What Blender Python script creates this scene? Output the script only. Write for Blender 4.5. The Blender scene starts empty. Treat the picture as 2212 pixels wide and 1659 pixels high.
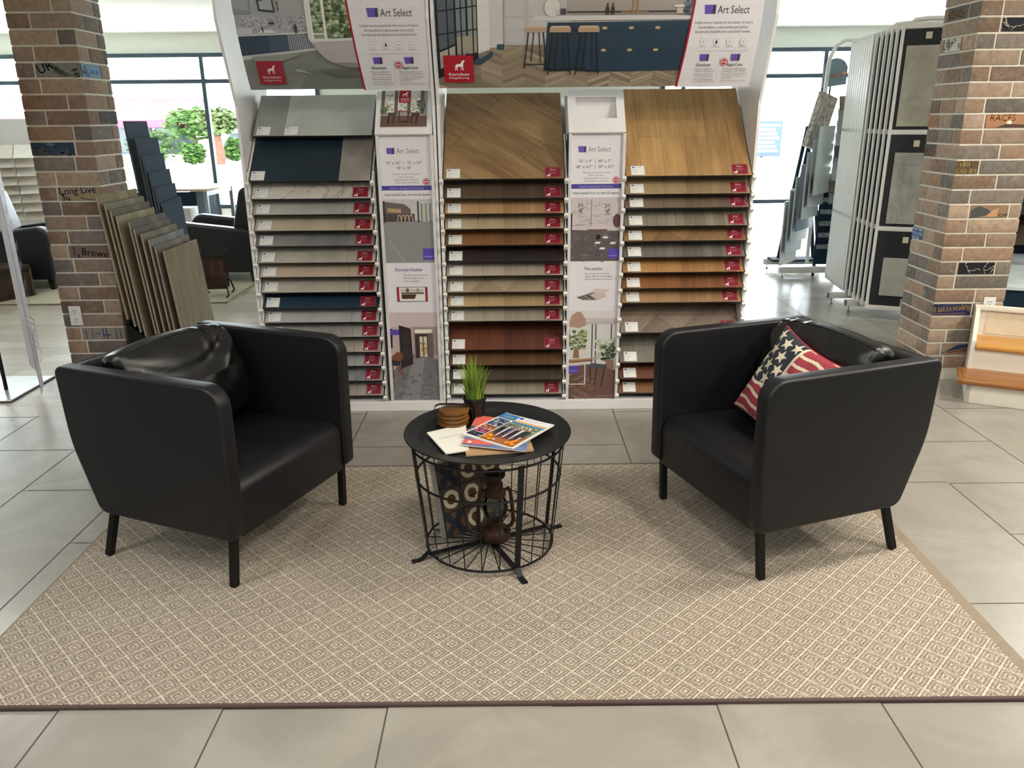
import bpy, bmesh, math, random
from mathutils import Matrix, Vector
random.seed(7)
PI = math.pi
SC = bpy.context.scene
COL = SC.collection

# ------------------------------------------------------------------ camera, world, light, exposure
cam_d = bpy.data.cameras.new('camera')
cam = bpy.data.objects.new('camera', cam_d)
COL.objects.link(cam)
SC.camera = cam
cam_d.sensor_width = 36.0
cam_d.lens = 36.0 * 1719.35 / 2212.0
cam_d.clip_start = 0.05
cam_d.clip_end = 300
_p, _r, _y = 0.321773701, -0.00930511309, -0.000226593822
_ri = Vector((math.cos(_y), math.sin(_y), 0))
_fw = Vector((-math.sin(_y) * math.cos(_p), math.cos(_y) * math.cos(_p), -math.sin(_p)))
_up = _ri.cross(_fw)
_R = math.cos(_r) * _ri + math.sin(_r) * _up
_U = -math.sin(_r) * _ri + math.cos(_r) * _up
cam.matrix_world = Matrix(((_R.x, _U.x, -_fw.x, 0), (_R.y, _U.y, -_fw.y, 0), (_R.z, _U.z, -_fw.z, 1.55), (0, 0, 0, 1)))

world = bpy.data.worlds.new('world')
SC.world = world
world.use_nodes = True
_bg = world.node_tree.nodes['Background']
_bg.inputs[0].default_value = (0.86, 0.94, 1.0, 1)
_bg.inputs[1].default_value = 16.0


def lamp(name, kind, loc, energy, color, size=None, target=None, size_y=None):
    d = bpy.data.lights.new(name, kind)
    d.energy = energy
    d.color = color
    if kind == 'AREA':
        d.shape = 'RECTANGLE' if size_y else 'DISK'
        d.size = size
        if size_y:
            d.size_y = size_y
    elif kind == 'SUN':
        d.angle = 0.01
    o = bpy.data.objects.new(name, d)
    o.location = loc
    if target is not None:
        o.rotation_euler = (Vector(target) - Vector(loc)).to_track_quat('-Z', 'Y').to_euler()
    COL.objects.link(o)
    return o


WARM = (1.0, 0.92, 0.80)
NEUT = (1.0, 0.97, 0.94)
lamp('sun', 'SUN', (0, 30, 20), 5.0, (1.0, 0.97, 0.9), target=(9, 20, 0))
for i, (x, y, e, c) in enumerate(((2.7, 1.3, 58, WARM), (0.8, 0.0, 30, WARM), (1.7, 2.5, 34, WARM), (-1.5, 1.4, 18, NEUT), (0.3, -1.8, 50, NEUT),  # the lamp behind the camera is an added front fill for the header
                                  (-2.7, 0.6, 30, (0.97, 0.97, 1.0)), (3.6, 3.3, 62, WARM), (0.0, 1.6, 15, WARM), (4.6, 5.6, 30, NEUT), (-4.2, 5.5, 22, NEUT))):
    lamp('ceiling_and_fill_lamp', 'AREA', (x, y, 2.70), e, c, 0.45, (x, y, 0))
# daylight enters through the two glazed banks; these are sampling portals, they give no light of their own
for (x0, x1) in ((-9.4, -2.75), (2.2, 9.4)):
    p = lamp('window_portal', 'AREA', ((x0 + x1) / 2, 12.22, 1.25), 1, (1, 1, 1), x1 - x0, ((x0 + x1) / 2, 0, 1.25), 2.4)
    p.data.cycles.is_portal = True

vs = SC.view_settings
SC.display_settings.display_device = 'sRGB'
vs.view_transform = 'Standard'
vs.look = 'None'
vs.gamma = 1.0
vs.use_curve_mapping = False
vs.exposure = 0.0
SC.cycles.use_denoising = True
SC.cycles.max_bounces = 8
SC.cycles.transparent_max_bounces = 12
SC.cycles.sample_clamp_indirect = 8.0


# ------------------------------------------------------------------ colours and materials
def lin(h, k=1.0):
    h = h.lstrip('#')
    out = []
    for i in (0, 2, 4):
        c = int(h[i:i + 2], 16) / 255
        c = c / 12.92 if c <= 0.04045 else ((c + 0.055) / 1.055) ** 2.4
        out.append(min(1.0, c * k))
    return (*out, 1.0)


_M = {}


class NT:
    def __init__(self, name):
        self.m = bpy.data.materials.new(name)
        self.m.use_nodes = True
        self.t = self.m.node_tree
        self.b = self.t.nodes['Principled BSDF']

    def n(self, typ, **kw):
        nd = self.t.nodes.new(typ)
        for k, v in kw.items():
            if k.startswith('i_'):
                nd.inputs[k[2:].replace('_', ' ')].default_value = v
            else:
                setattr(nd, k, v)
        return nd

    def l(self, a, b):
        self.t.links.new(a, b)

    def math(self, op, a, b=None, c=None):
        nd = self.n('ShaderNodeMath', operation=op)
        for i, v in enumerate((a, b, c)):
            if v is None:
                continue
            if isinstance(v, (int, float)):
                nd.inputs[i].default_value = v
            else:
                self.l(v, nd.inputs[i])
        return nd.outputs[0]

    def mix(self, fac, a, b, blend='MIX'):
        nd = self.n('ShaderNodeMix', data_type='RGBA', blend_type=blend)
        for i, v in ((0, fac), (6, a), (7, b)):
            if isinstance(v, (int, float, tuple)):
                nd.inputs[i].default_value = v
            else:
                self.l(v, nd.inputs[i])
        return nd.outputs[2]

    def coord(self, scale=(1, 1, 1), kind='Object', rot=(0, 0, 0), loc=(0, 0, 0)):
        tc = self.n('ShaderNodeTexCoord')
        mp = self.n('ShaderNodeMapping')
        mp.inputs['Scale'].default_value = scale
        mp.inputs['Rotation'].default_value = rot
        mp.inputs['Location'].default_value = loc
        self.l(tc.outputs[kind], mp.inputs[0])
        return mp.outputs[0]

    def noise(self, vec, scale, detail=3, rough=0.5, dist=0.0):
        nd = self.n('ShaderNodeTexNoise')
        nd.inputs['Scale'].default_value = scale
        nd.inputs['Detail'].default_value = detail
        nd.inputs['Roughness'].default_value = rough
        nd.inputs['Distortion'].default_value = dist
        self.l(vec, nd.inputs['Vector'])
        return nd.outputs[0]

    def ramp(self, fac, stops):
        nd = self.n('ShaderNodeValToRGB')
        el = nd.color_ramp.elements
        while len(el) < len(stops):
            el.new(0.5)
        for e, (p, c) in zip(el, stops):
            e.position = p
            e.color = c
        self.l(fac, nd.inputs[0])
        return nd.outputs[0]

    def bump(self, h, strength=0.2, dist=0.01):
        nd = self.n('ShaderNodeBump')
        nd.inputs['Strength'].default_value = strength
        nd.inputs['Distance'].default_value = dist
        self.l(h, nd.inputs['Height'])
        self.l(nd.outputs[0], self.b.inputs['Normal'])

    def base(self, c):
        if isinstance(c, tuple):
            self.b.inputs['Base Color'].default_value = c
        else:
            self.l(c, self.b.inputs['Base Color'])

    def set(self, rough=0.5, metal=0.0, spec=0.5):
        self.b.inputs['Roughness'].default_value = rough
        self.b.inputs['Metallic'].default_value = metal
        self.b.inputs['Specular IOR Level'].default_value = spec
        return self


def plain(name, hexc, rough=0.5, metal=0.0, spec=0.5, var=0.08, scale=14):
    """solid colour with a little mottling"""
    key = (name, hexc, rough)
    if key in _M:
        return _M[key]
    t = NT(name).set(rough, metal, spec)
    c = lin(hexc)
    f = t.noise(t.coord(), scale, 4)
    a = tuple(min(1, v * (1 - var)) for v in c[:3]) + (1,)
    b = tuple(min(1, v * (1 + var)) for v in c[:3]) + (1,)
    t.base(t.ramp(f, [(0.3, a), (0.7, b)]))
    _M[key] = t.m
    return t.m


def leather(name='black_leather', hexc='#1b1a1c', rough=0.42, spec=0.45):
    if name in _M:
        return _M[name]
    t = NT(name).set(rough, 0, spec)
    v = t.coord()
    t.base(t.mix(t.noise(v, 5, 3), lin(hexc, 0.8), lin(hexc, 1.25)))
    vo = t.n('ShaderNodeTexVoronoi')
    vo.inputs['Scale'].default_value = 420
    t.l(v, vo.inputs['Vector'])
    h = t.math('MULTIPLY_ADD', t.noise(v, 9, 3), 2.2, vo.outputs[0])
    t.bump(h, 0.12, 0.004)
    _M[name] = t.m
    return t.m


def woodish(name, c1, c2, along='y', plank=0.0, rough=0.45, contrast=1.0, rot=0.0, seam=0.0):
    """grain stretched along one axis; planks of the given width with slightly different tones"""
    key = ('wood', name)
    if key in _M:
        return _M[key]
    t = NT(name).set(rough, 0, 0.4)
    base = t.coord(rot=(0, 0, rot))
    st = t.n('ShaderNodeMapping')
    t.l(base, st.inputs[0])
    st.inputs['Scale'].default_value = (22, 1.6, 22) if along == 'y' else (1.6, 22, 22)
    g = t.noise(st.outputs[0], 1.7, 6, 0.62, 0.8)
    s2 = t.n('ShaderNodeMapping')
    t.l(base, s2.inputs[0])
    s2.inputs['Scale'].default_value = (5, 1.2, 5) if along == 'y' else (1.2, 5, 5)
    g2 = t.noise(s2.outputs[0], 2.2, 3, 0.5, 0.4)
    f = t.math('ADD', t.math('MULTIPLY', g, 0.55), t.math('MULTIPLY', g2, 0.45))
    a, b = lin(c1), lin(c2)
    col = t.ramp(f, [(0.5 - 0.17 / contrast, a), (0.5 + 0.17 / contrast, b)])
    if plank:
        br = t.n('ShaderNodeTexBrick')
        br.offset = 0.37
        br.inputs['Color1'].default_value = (0.78, 0.78, 0.78, 1)
        br.inputs['Color2'].default_value = (1.15, 1.15, 1.15, 1)
        br.inputs['Mortar'].default_value = (0.35, 0.35, 0.35, 1) if seam else (0.7, 0.7, 0.7, 1)
        br.inputs['Mortar Size'].default_value = seam or 0.001
        br.inputs['Scale'].default_value = 1.0
        br.inputs['Brick Width'].default_value = plank * 6
        br.inputs['Row Height'].default_value = plank
        mp = t.n('ShaderNodeMapping')
        t.l(base, mp.inputs[0])
        mp.inputs['Rotation'].default_value = (0, 0, PI / 2 if along == 'y' else 0)
        t.l(mp.outputs[0], br.inputs['Vector'])
        col = t.mix(1.0, col, br.outputs[0], 'MULTIPLY')
    t.base(col)
    t.bump(g, 0.06, 0.003)
    _M[key] = t.m
    return t.m


def stoneish(name, c1, c2, scale=4, vein=None, rough=0.45, split=None):
    """clouded stone; optional veins; optional straight tile seam at x = split"""
    key = ('stone', name)
    if key in _M:
        return _M[key]
    t = NT(name).set(rough, 0, 0.4)
    v = t.coord()
    f = t.noise(v, scale, 6, 0.6, 0.6)
    col = t.ramp(f, [(0.37, lin(c1)), (0.63, lin(c2))])
    if vein:
        w = t.noise(v, 3.3, 5, 0.6, 1.6)
        d = t.math('ABSOLUTE', t.math('SUBTRACT', w, 0.5))
        k = t.ramp(d, [(0.0, (1, 1, 1, 1)), (0.03, (0, 0, 0, 1))])
        col = t.mix(t.math('MULTIPLY', k, 0.5), col, lin(vein))
    if split is not None:
        sx = t.n('ShaderNodeSeparateXYZ')
        t.l(v, sx.inputs[0])
        d = t.math('ABSOLUTE', t.math('SUBTRACT', sx.outputs[0], split))
        k = t.math('LESS_THAN', d, 0.0012)
        col = t.mix(k, col, lin(c1, 0.45))
    t.base(col)
    t.bump(f, 0.05, 0.003)
    _M[key] = t.m
    return t.m


def vcol(name='printed', rough=0.45, grain=0.05, spec=0.4, bump=0.0, scale=60, wear=None):
    """colour from the mesh's own print / brick colours"""
    key = ('vcol', name)
    if key in _M:
        return _M[key]
    t = NT(name).set(rough, 0, spec)
    at = t.n('ShaderNodeAttribute', attribute_name='Col')
    v = t.coord()
    f = t.noise(v, scale, 5, 0.65)
    k = t.ramp(f, [(0.25, (1 - grain,) * 3 + (1,)), (0.75, (1 + grain,) * 3 + (1,))])
    col = t.mix(1.0, at.outputs[0], k, 'MULTIPLY')
    if wear:
        w = t.ramp(t.noise(v, 17, 6, 0.7), [(0.55, (0, 0, 0, 1)), (0.72, (1, 1, 1, 1))])
        col = t.mix(t.math('MULTIPLY', w, 0.45), col, lin(wear))
    t.base(col)
    if bump:
        t.bump(f, bump, 0.01)
    _M[key] = t.m
    return t.m


def glass(name='clear_glass', tint=(0.93, 0.97, 0.97, 1), refl=0.08):
    if name in _M:
        return _M[name]
    t = NT(name)
    tr = t.n('ShaderNodeBsdfTransparent')
    tr.inputs[0].default_value = tint
    gl = t.n('ShaderNodeBsdfGlossy')
    gl.inputs['Roughness'].default_value = 0.02
    mx = t.n('ShaderNodeMixShader')
    fr = t.n('ShaderNodeFresnel')
    fr.inputs[0].default_value = 1.4
    t.l(t.math('MULTIPLY', fr.outputs[0], refl * 8), mx.inputs[0])
    t.l(tr.outputs[0], mx.inputs[1])
    t.l(gl.outputs[0], mx.inputs[2])
    t.l(mx.outputs[0], t.t.nodes['Material Output'].inputs[0])
    _M[name] = t.m
    return t.m


# ------------------------------------------------------------------ mesh builder
def rounded_box(sx, sy, sz, bev, seg):
    bm = bmesh.new()
    bmesh.ops.create_cube(bm, size=1)
    for v in bm.verts:
        v.co = Vector((v.co.x * sx, v.co.y * sy, v.co.z * sz))
    if bev > 0:
        bmesh.ops.bevel(bm, geom=bm.edges[:], offset=bev, segments=seg, profile=0.5, affect='EDGES')
    bm.verts.index_update()
    r = [v.co.copy() for v in bm.verts], [[v.index for v in f.verts] for f in bm.faces]
    bm.free()
    return r


_RB = {}


class MB:
    def __init__(self):
        self.v, self.f, self.mi, self.sm, self.c = [], [], [], [], []

    def add(self, vs, fs, mat=0, M=None, smooth=False, col=None):
        b = len(self.v)
        self.v += [M @ Vector(p) for p in vs] if M is not None else [Vector(p) for p in vs]
        for f in fs:
            self.f.append([b + i for i in f])
            self.mi.append(mat)
            self.sm.append(smooth)
            self.c.append(col)
        return self

    def box(self, c, s, mat=0, M=None, bev=0.0, seg=2, col=None, rot=None):
        key = tuple(round(x, 5) for x in (*s, bev, seg))
        if key not in _RB:
            _RB[key] = rounded_box(*s, bev, seg)
        vs, fs = _RB[key]
        T = Matrix.Translation(c)
        if rot is not None:
            T = T @ rot
        if M is not None:
            T = M @ T
        return self.add(vs, fs, mat, T, bev > 0.003, col)

    def tube(self, pts, r, n=8, mat=0, M=None, closed=False, col=None, caps=True, smooth=True):
        pts = [Vector(p) for p in pts]
        rs = r if isinstance(r, (list, tuple)) else [r] * len(pts)
        N = len(pts)
        vs, fs = [], []
        up = None
        for i, p in enumerate(pts):
            if closed:
                d = pts[(i + 1) % N] - pts[i - 1]
            else:
                d = pts[min(i + 1, N - 1)] - pts[max(i - 1, 0)]
            d.normalize()
            if up is None:
                up = d.orthogonal().normalized()
            up = (up - d * up.dot(d)).normalized()
            w = d.cross(up)
            for k in range(n):
                a = 2 * PI * k / n
                vs.append(p + (up * math.cos(a) + w * math.sin(a)) * rs[i])
        for i in range(N if closed else N - 1):
            j = (i + 1) % N
            for k in range(n):
                k2 = (k + 1) % n
                fs.append([i * n + k, i * n + k2, j * n + k2, j * n + k])
        if not closed and caps:
            fs.append(list(range(n))[::-1])
            fs.append([(N - 1) * n + k for k in range(n)])
        return self.add(vs, fs, mat, M, smooth, col)

    def strap(self, pts, w, t, side, mat=0, M=None, col=None):
        """flat bar swept along pts; side = unit vector across its width (or one per point)"""
        pts = [Vector(p) for p in pts]
        N = len(pts)
        vs, fs = [], []
        for i, p in enumerate(pts):
            d = (pts[min(i + 1, N - 1)] - pts[max(i - 1, 0)]).normalized()
            s = Vector(side[i] if isinstance(side, list) else side)
            s = (s - d * s.dot(d)).normalized()
            n = d.cross(s)
            for a, b in ((-1, -1), (1, -1), (1, 1), (-1, 1)):
                vs.append(p + s * (a * w / 2) + n * (b * t / 2))
        for i in range(N - 1):
            for k in range(4):
                fs.append([i * 4 + k, i * 4 + (k + 1) % 4, i * 4 + 4 + (k + 1) % 4, i * 4 + 4 + k])
        fs.append([3, 2, 1, 0])
        fs.append([(N - 1) * 4 + k for k in range(4)])
        return self.add(vs, fs, mat, M, False, col)

    def lathe(self, prof, n=32, mat=0, M=None, smooth=True, col=None, cap=True):
        vs, fs = [], []
        m = len(prof)
        for k in range(n):
            a = 2 * PI * k / n
            for (r, z) in prof:
                vs.append((r * math.cos(a), r * math.sin(a), z))
        for k in range(n):
            k2 = (k + 1) % n
            for i in range(m - 1):
                fs.append([k * m + i, k2 * m + i, k2 * m + i + 1, k * m + i + 1])
        if cap:
            if prof[0][0] > 1e-6:
                fs.append([k * m for k in range(n)][::-1])
            if prof[-1][0] > 1e-6:
                fs.append([k * m + m - 1 for k in range(n)])
        return self.add(vs, fs, mat, M, smooth, col)

    def prism(self, poly, x0, x1, mat=0, M=None, axis='x', bev=0.0, seg=3, smooth=None, col=None):
        """poly is a 2D outline; extruded along axis from x0 to x1"""
        def P(a, b, t):
            return {'x': (t, a, b), 'y': (a, t, b), 'z': (a, b, t)}[axis]
        bm = bmesh.new()
        A = [bm.verts.new(P(a, b, x0)) for a, b in poly]
        B = [bm.verts.new(P(a, b, x1)) for a, b in poly]
        n = len(poly)
        bm.faces.new(A[::-1])
        bm.faces.new(B)
        for i in range(n):
            bm.faces.new((A[i], A[(i + 1) % n], B[(i + 1) % n], B[i]))
        bmesh.ops.recalc_face_normals(bm, faces=bm.faces[:])
        if bev > 0:
            caps = set(bm.faces[:2])
            bm.faces.ensure_lookup_table()
            caps = {bm.faces[0], bm.faces[1]}
            es = [e for e in bm.edges if any(f in caps for f in e.link_faces)]
            bmesh.ops.bevel(bm, geom=es, offset=bev, segments=seg, profile=0.5, affect='EDGES')
        bm.verts.index_update()
        vs = [v.co.copy() for v in bm.verts]
        fs = [[v.index for v in f.verts] for f in bm.faces]
        bm.free()
        self.add(vs, fs, mat, M, (bev > 0) if smooth is None else smooth, col)
        for i in range(len(self.f) - len(fs), len(self.f)):
            if len(self.f[i]) > 4:
                self.sm[i] = False
        return self

    def grid(self, fn, nu, nv, mat=0, M=None, smooth=True, colfn=None, flip=False):
        vs = [fn(i / nu, j / nv) for j in range(nv + 1) for i in range(nu + 1)]
        b = len(self.v)
        self.v += [M @ Vector(p) for p in vs] if M is not None else [Vector(p) for p in vs]
        for j in range(nv):
            for i in range(nu):
                a = b + j * (nu + 1) + i
                q = [a, a + 1, a + nu + 2, a + nu + 1]
                self.f.append(q[::-1] if flip else q)
                self.mi.append(mat)
                self.sm.append(smooth)
                self.c.append(colfn((i + .5) / nu, (j + .5) / nv) if colfn else None)
        return self

    def build(self, name, mats, parent=None, loc=None, rot=None, sharp=40):
        me = bpy.data.meshes.new(name)
        me.from_pydata([tuple(p) for p in self.v], [], self.f)
        for m in (mats if isinstance(mats, (list, tuple)) else [mats]):
            me.materials.append(m)
        me.polygons.foreach_set('material_index', self.mi)
        me.polygons.foreach_set('use_smooth', self.sm)
        if any(c is not None for c in self.c):
            at = me.color_attributes.new('Col', 'FLOAT_COLOR', 'CORNER')
            buf = []
            for f, c in zip(self.f, self.c):
                buf += list(c or (0.8, 0.8, 0.8, 1)) * len(f)
            at.data.foreach_set('color', buf)
        me.update()
        if any(self.sm):
            me.set_sharp_from_angle(angle=math.radians(sharp))
        o = bpy.data.objects.new(name, me)
        COL.objects.link(o)
        if parent is not None:
            o.parent = parent
        if loc is not None:
            o.location = loc
        if rot is not None:
            o.rotation_euler = rot
        return o


def tag(o, label=None, cat=None, group=None, kind=None):
    if label:
        o['label'] = label
    if cat:
        o['category'] = cat
    if group:
        o['group'] = group
    if kind:
        o['kind'] = kind
    return o


def thing(name, label, cat, loc=(0, 0, 0), rotz=0.0, group=None):
    o = bpy.data.objects.new(name, None)
    o.empty_display_size = 0.05
    COL.objects.link(o)
    o.location = loc
    o.rotation_euler = (0, 0, rotz)
    return tag(o, label, cat, group)


def dup(o, parent=None):
    c = o.copy()
    COL.objects.link(c)
    if parent is not None:
        c.parent = parent
    return c


def dup_tree(o, parent=None):
    c = dup(o, parent)
    for ch in list(o.children):
        dup_tree(ch, c)
    return c


def arc(cx, cy, r, a0, a1, n):
    return [(cx + r * math.cos(math.radians(a0 + (a1 - a0) * i / n)), cy + r * math.sin(math.radians(a0 + (a1 - a0) * i / n))) for i in range(n + 1)]


# ------------------------------------------------------------------ flat printed artwork (posters, covers, labels)
_TX = {}


def text_tris(s, shear=0.0):
    key = (s, shear)
    if key not in _TX:
        cu = bpy.data.curves.new('lettering', 'FONT')
        cu.body = s
        cu.resolution_u = 2
        cu.shear = shear
        o = bpy.data.objects.new('lettering', cu)
        m = o.to_mesh()
        P = [(v.co.x, v.co.y) for v in m.vertices]
        T = [[P[i] for i in p.vertices] for p in m.polygons]
        o.to_mesh_clear()
        bpy.data.objects.remove(o)
        bpy.data.curves.remove(cu)
        xs = [p[0] for p in P] or [0]
        _TX[key] = (T, min(xs), max(xs))
    return _TX[key]


def clip(poly, lo, hi):
    for sgn, lim in ((1, lo), (-1, hi)):
        out = []
        for i in range(len(poly)):
            a, b = poly[i], poly[(i + 1) % len(poly)]
            da, db = sgn * (a[1] - lim), sgn * (b[1] - lim)
            if da >= 0:
                out.append(a)
            if (da > 0 > db) or (da < 0 < db):
                t = da / (da - db)
                out.append((a[0] + (b[0] - a[0]) * t, lim))
        poly = out
        if len(poly) < 3:
            return []
    return poly


class Art(MB):
    """shapes in panel coordinates (u right, v up), each new shape a hair in front of the last"""

    def __init__(self, fn, strips=None, eps=0.00012):
        super().__init__()
        self.fn, self.strips, self.eps, self.h = fn, strips, eps, 0.0003

    def _put(self, poly, col):
        if self.strips:
            for lo, hi in zip(self.strips, self.strips[1:]):
                q = clip(poly, lo, hi)
                if q:
                    self.add([self.fn(u, v, self.h) for u, v in q], [list(range(len(q)))], 0, None, False, col)
        else:
            self.add([self.fn(u, v, self.h) for u, v in poly], [list(range(len(poly)))], 0, None, False, col)

    def poly(self, pts, hexc):
        self.h += self.eps
        self._put(list(pts), lin(hexc))
        return self

    def rect(self, u0, v0, u1, v1, hexc):
        return self.poly([(u0, v0), (u1, v0), (u1, v1), (u0, v1)], hexc)

    def disc(self, u, v, r, hexc, ry=None, n=20):
        return self.poly([(u + r * math.cos(2 * PI * i / n), v + (ry or r) * math.sin(2 * PI * i / n)) for i in range(n)], hexc)

    def line(self, a, b, w, hexc):
        dx, dy = b[0] - a[0], b[1] - a[1]
        L = math.hypot(dx, dy) or 1
        nx, ny = -dy / L * w / 2, dx / L * w / 2
        return self.poly([(a[0] + nx, a[1] + ny), (a[0] - nx, a[1] - ny), (b[0] - nx, b[1] - ny), (b[0] + nx, b[1] + ny)], hexc)

    def text(self, s, u, v, size, hexc, align='l', shear=0.0, width=None, ang=0.0, bold=0.0):
        T, x0, x1 = text_tris(s, shear)
        k = size
        kx = width / (x1 - x0) if width else k
        off = {'l': -x0, 'c': -(x0 + x1) / 2, 'r': -x1}[align]
        self.h += self.eps
        c = lin(hexc)
        ca, sa = math.cos(ang), math.sin(ang)
        for du in ((0, bold) if bold else (0,)):
            for t in T:
                q = []
                for x, y in t:
                    a, b = (x + off) * kx + du, y * k
                    q.append((u + a * ca - b * sa, v + a * sa + b * ca))
                self._put(q, c)
        return self

    def dog(self, u, v, s, hexc='#ffffff'):
        """small standing hound silhouette, s = height"""
        P = [(0.02, .40), (.10, .50), (.16, .58), (.30, .62), (.52, .62), (.62, .70), (.68, .84), (.74, .93), (.83, .97), (.90, 1.0), (1.02, .93), (1.0, .87), (.90, .84), (.87, .72), (.84, .55), (.82, .42), (.84, .22), (.86, .06), (.91, .0), (.80, .0), (.77, .20), (.72, .36), (.66, .38), (.67, .2), (.68, .03), (.72, .0), (.62, .0), (.60, .2), (.58, .36), (.42, .38), (.33, .34), (.27, .26), (.30, .12), (.28, .02), (.32, .0), (.21, .0), (.20, .22), (.14, .30), (.12, .14), (.10, .02), (.13, .0), (.03, .0), (.05, .2), (.09, .36), (.06, .44), (-.04, .36), (-.1, .3), (-.08, .35)]
        return self.poly([(u + (x - .45) * s, v + y * s) for x, y in P], hexc)


def planefn(o, U, V, N):
    o, U, V, N = Vector(o), Vector(U), Vector(V), Vector(N)
    return lambda u, v, h: o + U * u + V * v + N * h


PRINT = vcol('printed_card', 0.42, 0.03)
WHITE = plain('white_laminate', '#e9e7e8', 0.35, 0, 0.5, 0.02)
WHITE_METAL = plain('white_powder_coat', '#e6e4de', 0.4, 0, 0.5, 0.02)
BLACK_METAL = plain('black_metal', '#17181a', 0.5, 0.3, 0.4, 0.1)
BLACK_CORE = plain('black_board_core', '#14161b', 0.5, 0, 0.4, 0.1)
NAVY = plain('dark_navy_board', '#1c2e3d', 0.7, 0, 0.15, 0.08)

# ------------------------------------------------------------------ the room
def struct(o):
    o['kind'] = 'structure'
    return o


TILE = stoneish('grey_porcelain_tile', '#8e8a82', '#9f9b92', 2.2, rough=0.26)
GROUT = plain('dark_grout', '#47433f', 0.8)
ZF = 12.3
b = MB()
b.add([(-9.5, -4, 0), (9.5, -4, 0), (9.5, 4.17, 0), (-9.5, 4.17, 0)], [[0, 1, 2, 3]])
b.add([(-1.37, 4.17, 0), (9.5, 4.17, 0), (9.5, ZF, 0), (-1.37, ZF, 0)], [[0, 1, 2, 3]])
floor = struct(b.build('floor', TILE))
b = MB()
b.add([(-9.5, 4.17, 0), (-1.37, 4.17, 0), (-1.37, ZF, 0), (-9.5, ZF, 0)], [[0, 1, 2, 3]])
struct(b.build('floor', woodish('pale_oak_plank_floor', '#a89f91', '#c4bcae', 'x', 0.18, 0.3, 0.9, seam=0.0016)))
# grout joints: tile columns 0.457 wide, joints staggered by half a tile length
g = MB()
X0, TW, TL = -1.268, 0.4573, 0.93


def joint(x0, y0, x1, y1):
    w = 0.0022
    if x0 == x1:
        g.add([(x0 - w, y0, 0.0006), (x0 + w, y0, 0.0006), (x0 + w, y1, 0.0006), (x0 - w, y1, 0.0006)], [[0, 1, 2, 3]])
    else:
        g.add([(x0, y0 - w, 0.0006), (x1, y0 - w, 0.0006), (x1, y0 + w, 0.0006), (x0, y0 + w, 0.0006)], [[0, 1, 2, 3]])


for k in range(-15, 22):
    x = X0 + TW * k
    ymax = ZF - .02 if x > -1.37 else 4.17
    if k == 3:
        joint(x, 2.1, x, ymax)
    elif k == 7:
        joint(x, -3.9, x, 3.2)
        joint(x, 3.66, x, ymax)
    else:
        joint(x, -3.9, x, ymax)
    y = (2.745 if k % 2 else 3.215) - 7 * TL
    while y < ymax:
        joint(x, y, x + TW, y)
        y += TL
joint(X0 + 7 * TW, 3.2, X0 + 8 * TW, 3.2)
go = g.build('tile_grout', GROUT, floor)

WALL = plain('off_white_wall', '#dcdfd6', 0.8, 0, 0.2, 0.02)
GREYWALL = plain('grey_sill_wall', '#a3a5a3', 0.8, 0, 0.2, 0.03)
CEIL = plain('white_ceiling', '#f2f2ee', 0.9, 0, 0.2, 0.01)
b = MB().box((0, 4.2, 2.80), (19.2, 16.6, 0.1))
struct(b.build('ceiling', CEIL))
for nm, c, s in (('wall_left', (-9.55, 4.2, 1.375), (0.1, 16.6, 2.75)), ('wall_right', (9.55, 4.2, 1.375), (0.1, 16.6, 2.75)), ('wall_front', (0, -4.05, 1.375), (19.2, 0.1, 2.75))):
    struct(MB().box(c, s).build(nm, WALL))
b = MB()
b.box((0, ZF + .08, 2.60), (19.2, 0.16, 0.30))
b.box((-0.275, ZF + .08, 1.225), (4.95, 0.16, 2.45))
b.box((-6.9, ZF + .08, 0.15), (5.0, 0.16, 0.30), 1)
struct(b.build('wall_back', [WALL, GREYWALL]))
FRAME = plain('dark_bronze_mullion', '#3a4a55', 0.4, 0.4, 0.5, 0.04)
GLASS = glass()
for i, (x0, x1, vert, sill) in enumerate(((-9.45, -2.75, (-9.42, -7.9, -6.15, -4.40, -2.78), 0.33), (2.2, 9.45, (2.23, 2.52, 4.54, 6.4, 8.2, 9.42), 0.33))):
    b = MB()
    for z in (2.45, 2.10, sill):
        b.box(((x0 + x1) / 2, ZF, z), (x1 - x0, 0.09, 0.055))
    for x in vert:
        b.box((x, ZF, 1.24), (0.055, 0.088, 2.42))
    w = struct(b.build('window_%d' % (i + 1), FRAME))
    z0 = 0.30 if i == 0 else 0.03
    gp = MB().add([(x0, ZF + .01, z0), (x1, ZF + .01, z0), (x1, ZF + .01, 2.45), (x0, ZF + .01, 2.45)], [[0, 1, 2, 3]])
    struct(gp.build('glass_pane', GLASS, w))
    if i == 0:
        struct(MB().box((-3.57, ZF, 0.15), (1.6, 0.05, 0.30)).build('sill_panel', WHITE, w))
b = MB().lathe([(0.0, 0), (0.012, 0.0), (0.012, 0.03), (0.03, 0.034), (0.03, 0.04), (0.0, 0.04)], 12)
o = b.build('ceiling_sprinkler', plain('brushed_steel', '#8f9396', 0.3, 0.8), None, (-3.3, 8.6, 2.71))
tag(o, 'small steel sprinkler head on the white ceiling above the desk', 'sprinkler')


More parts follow.
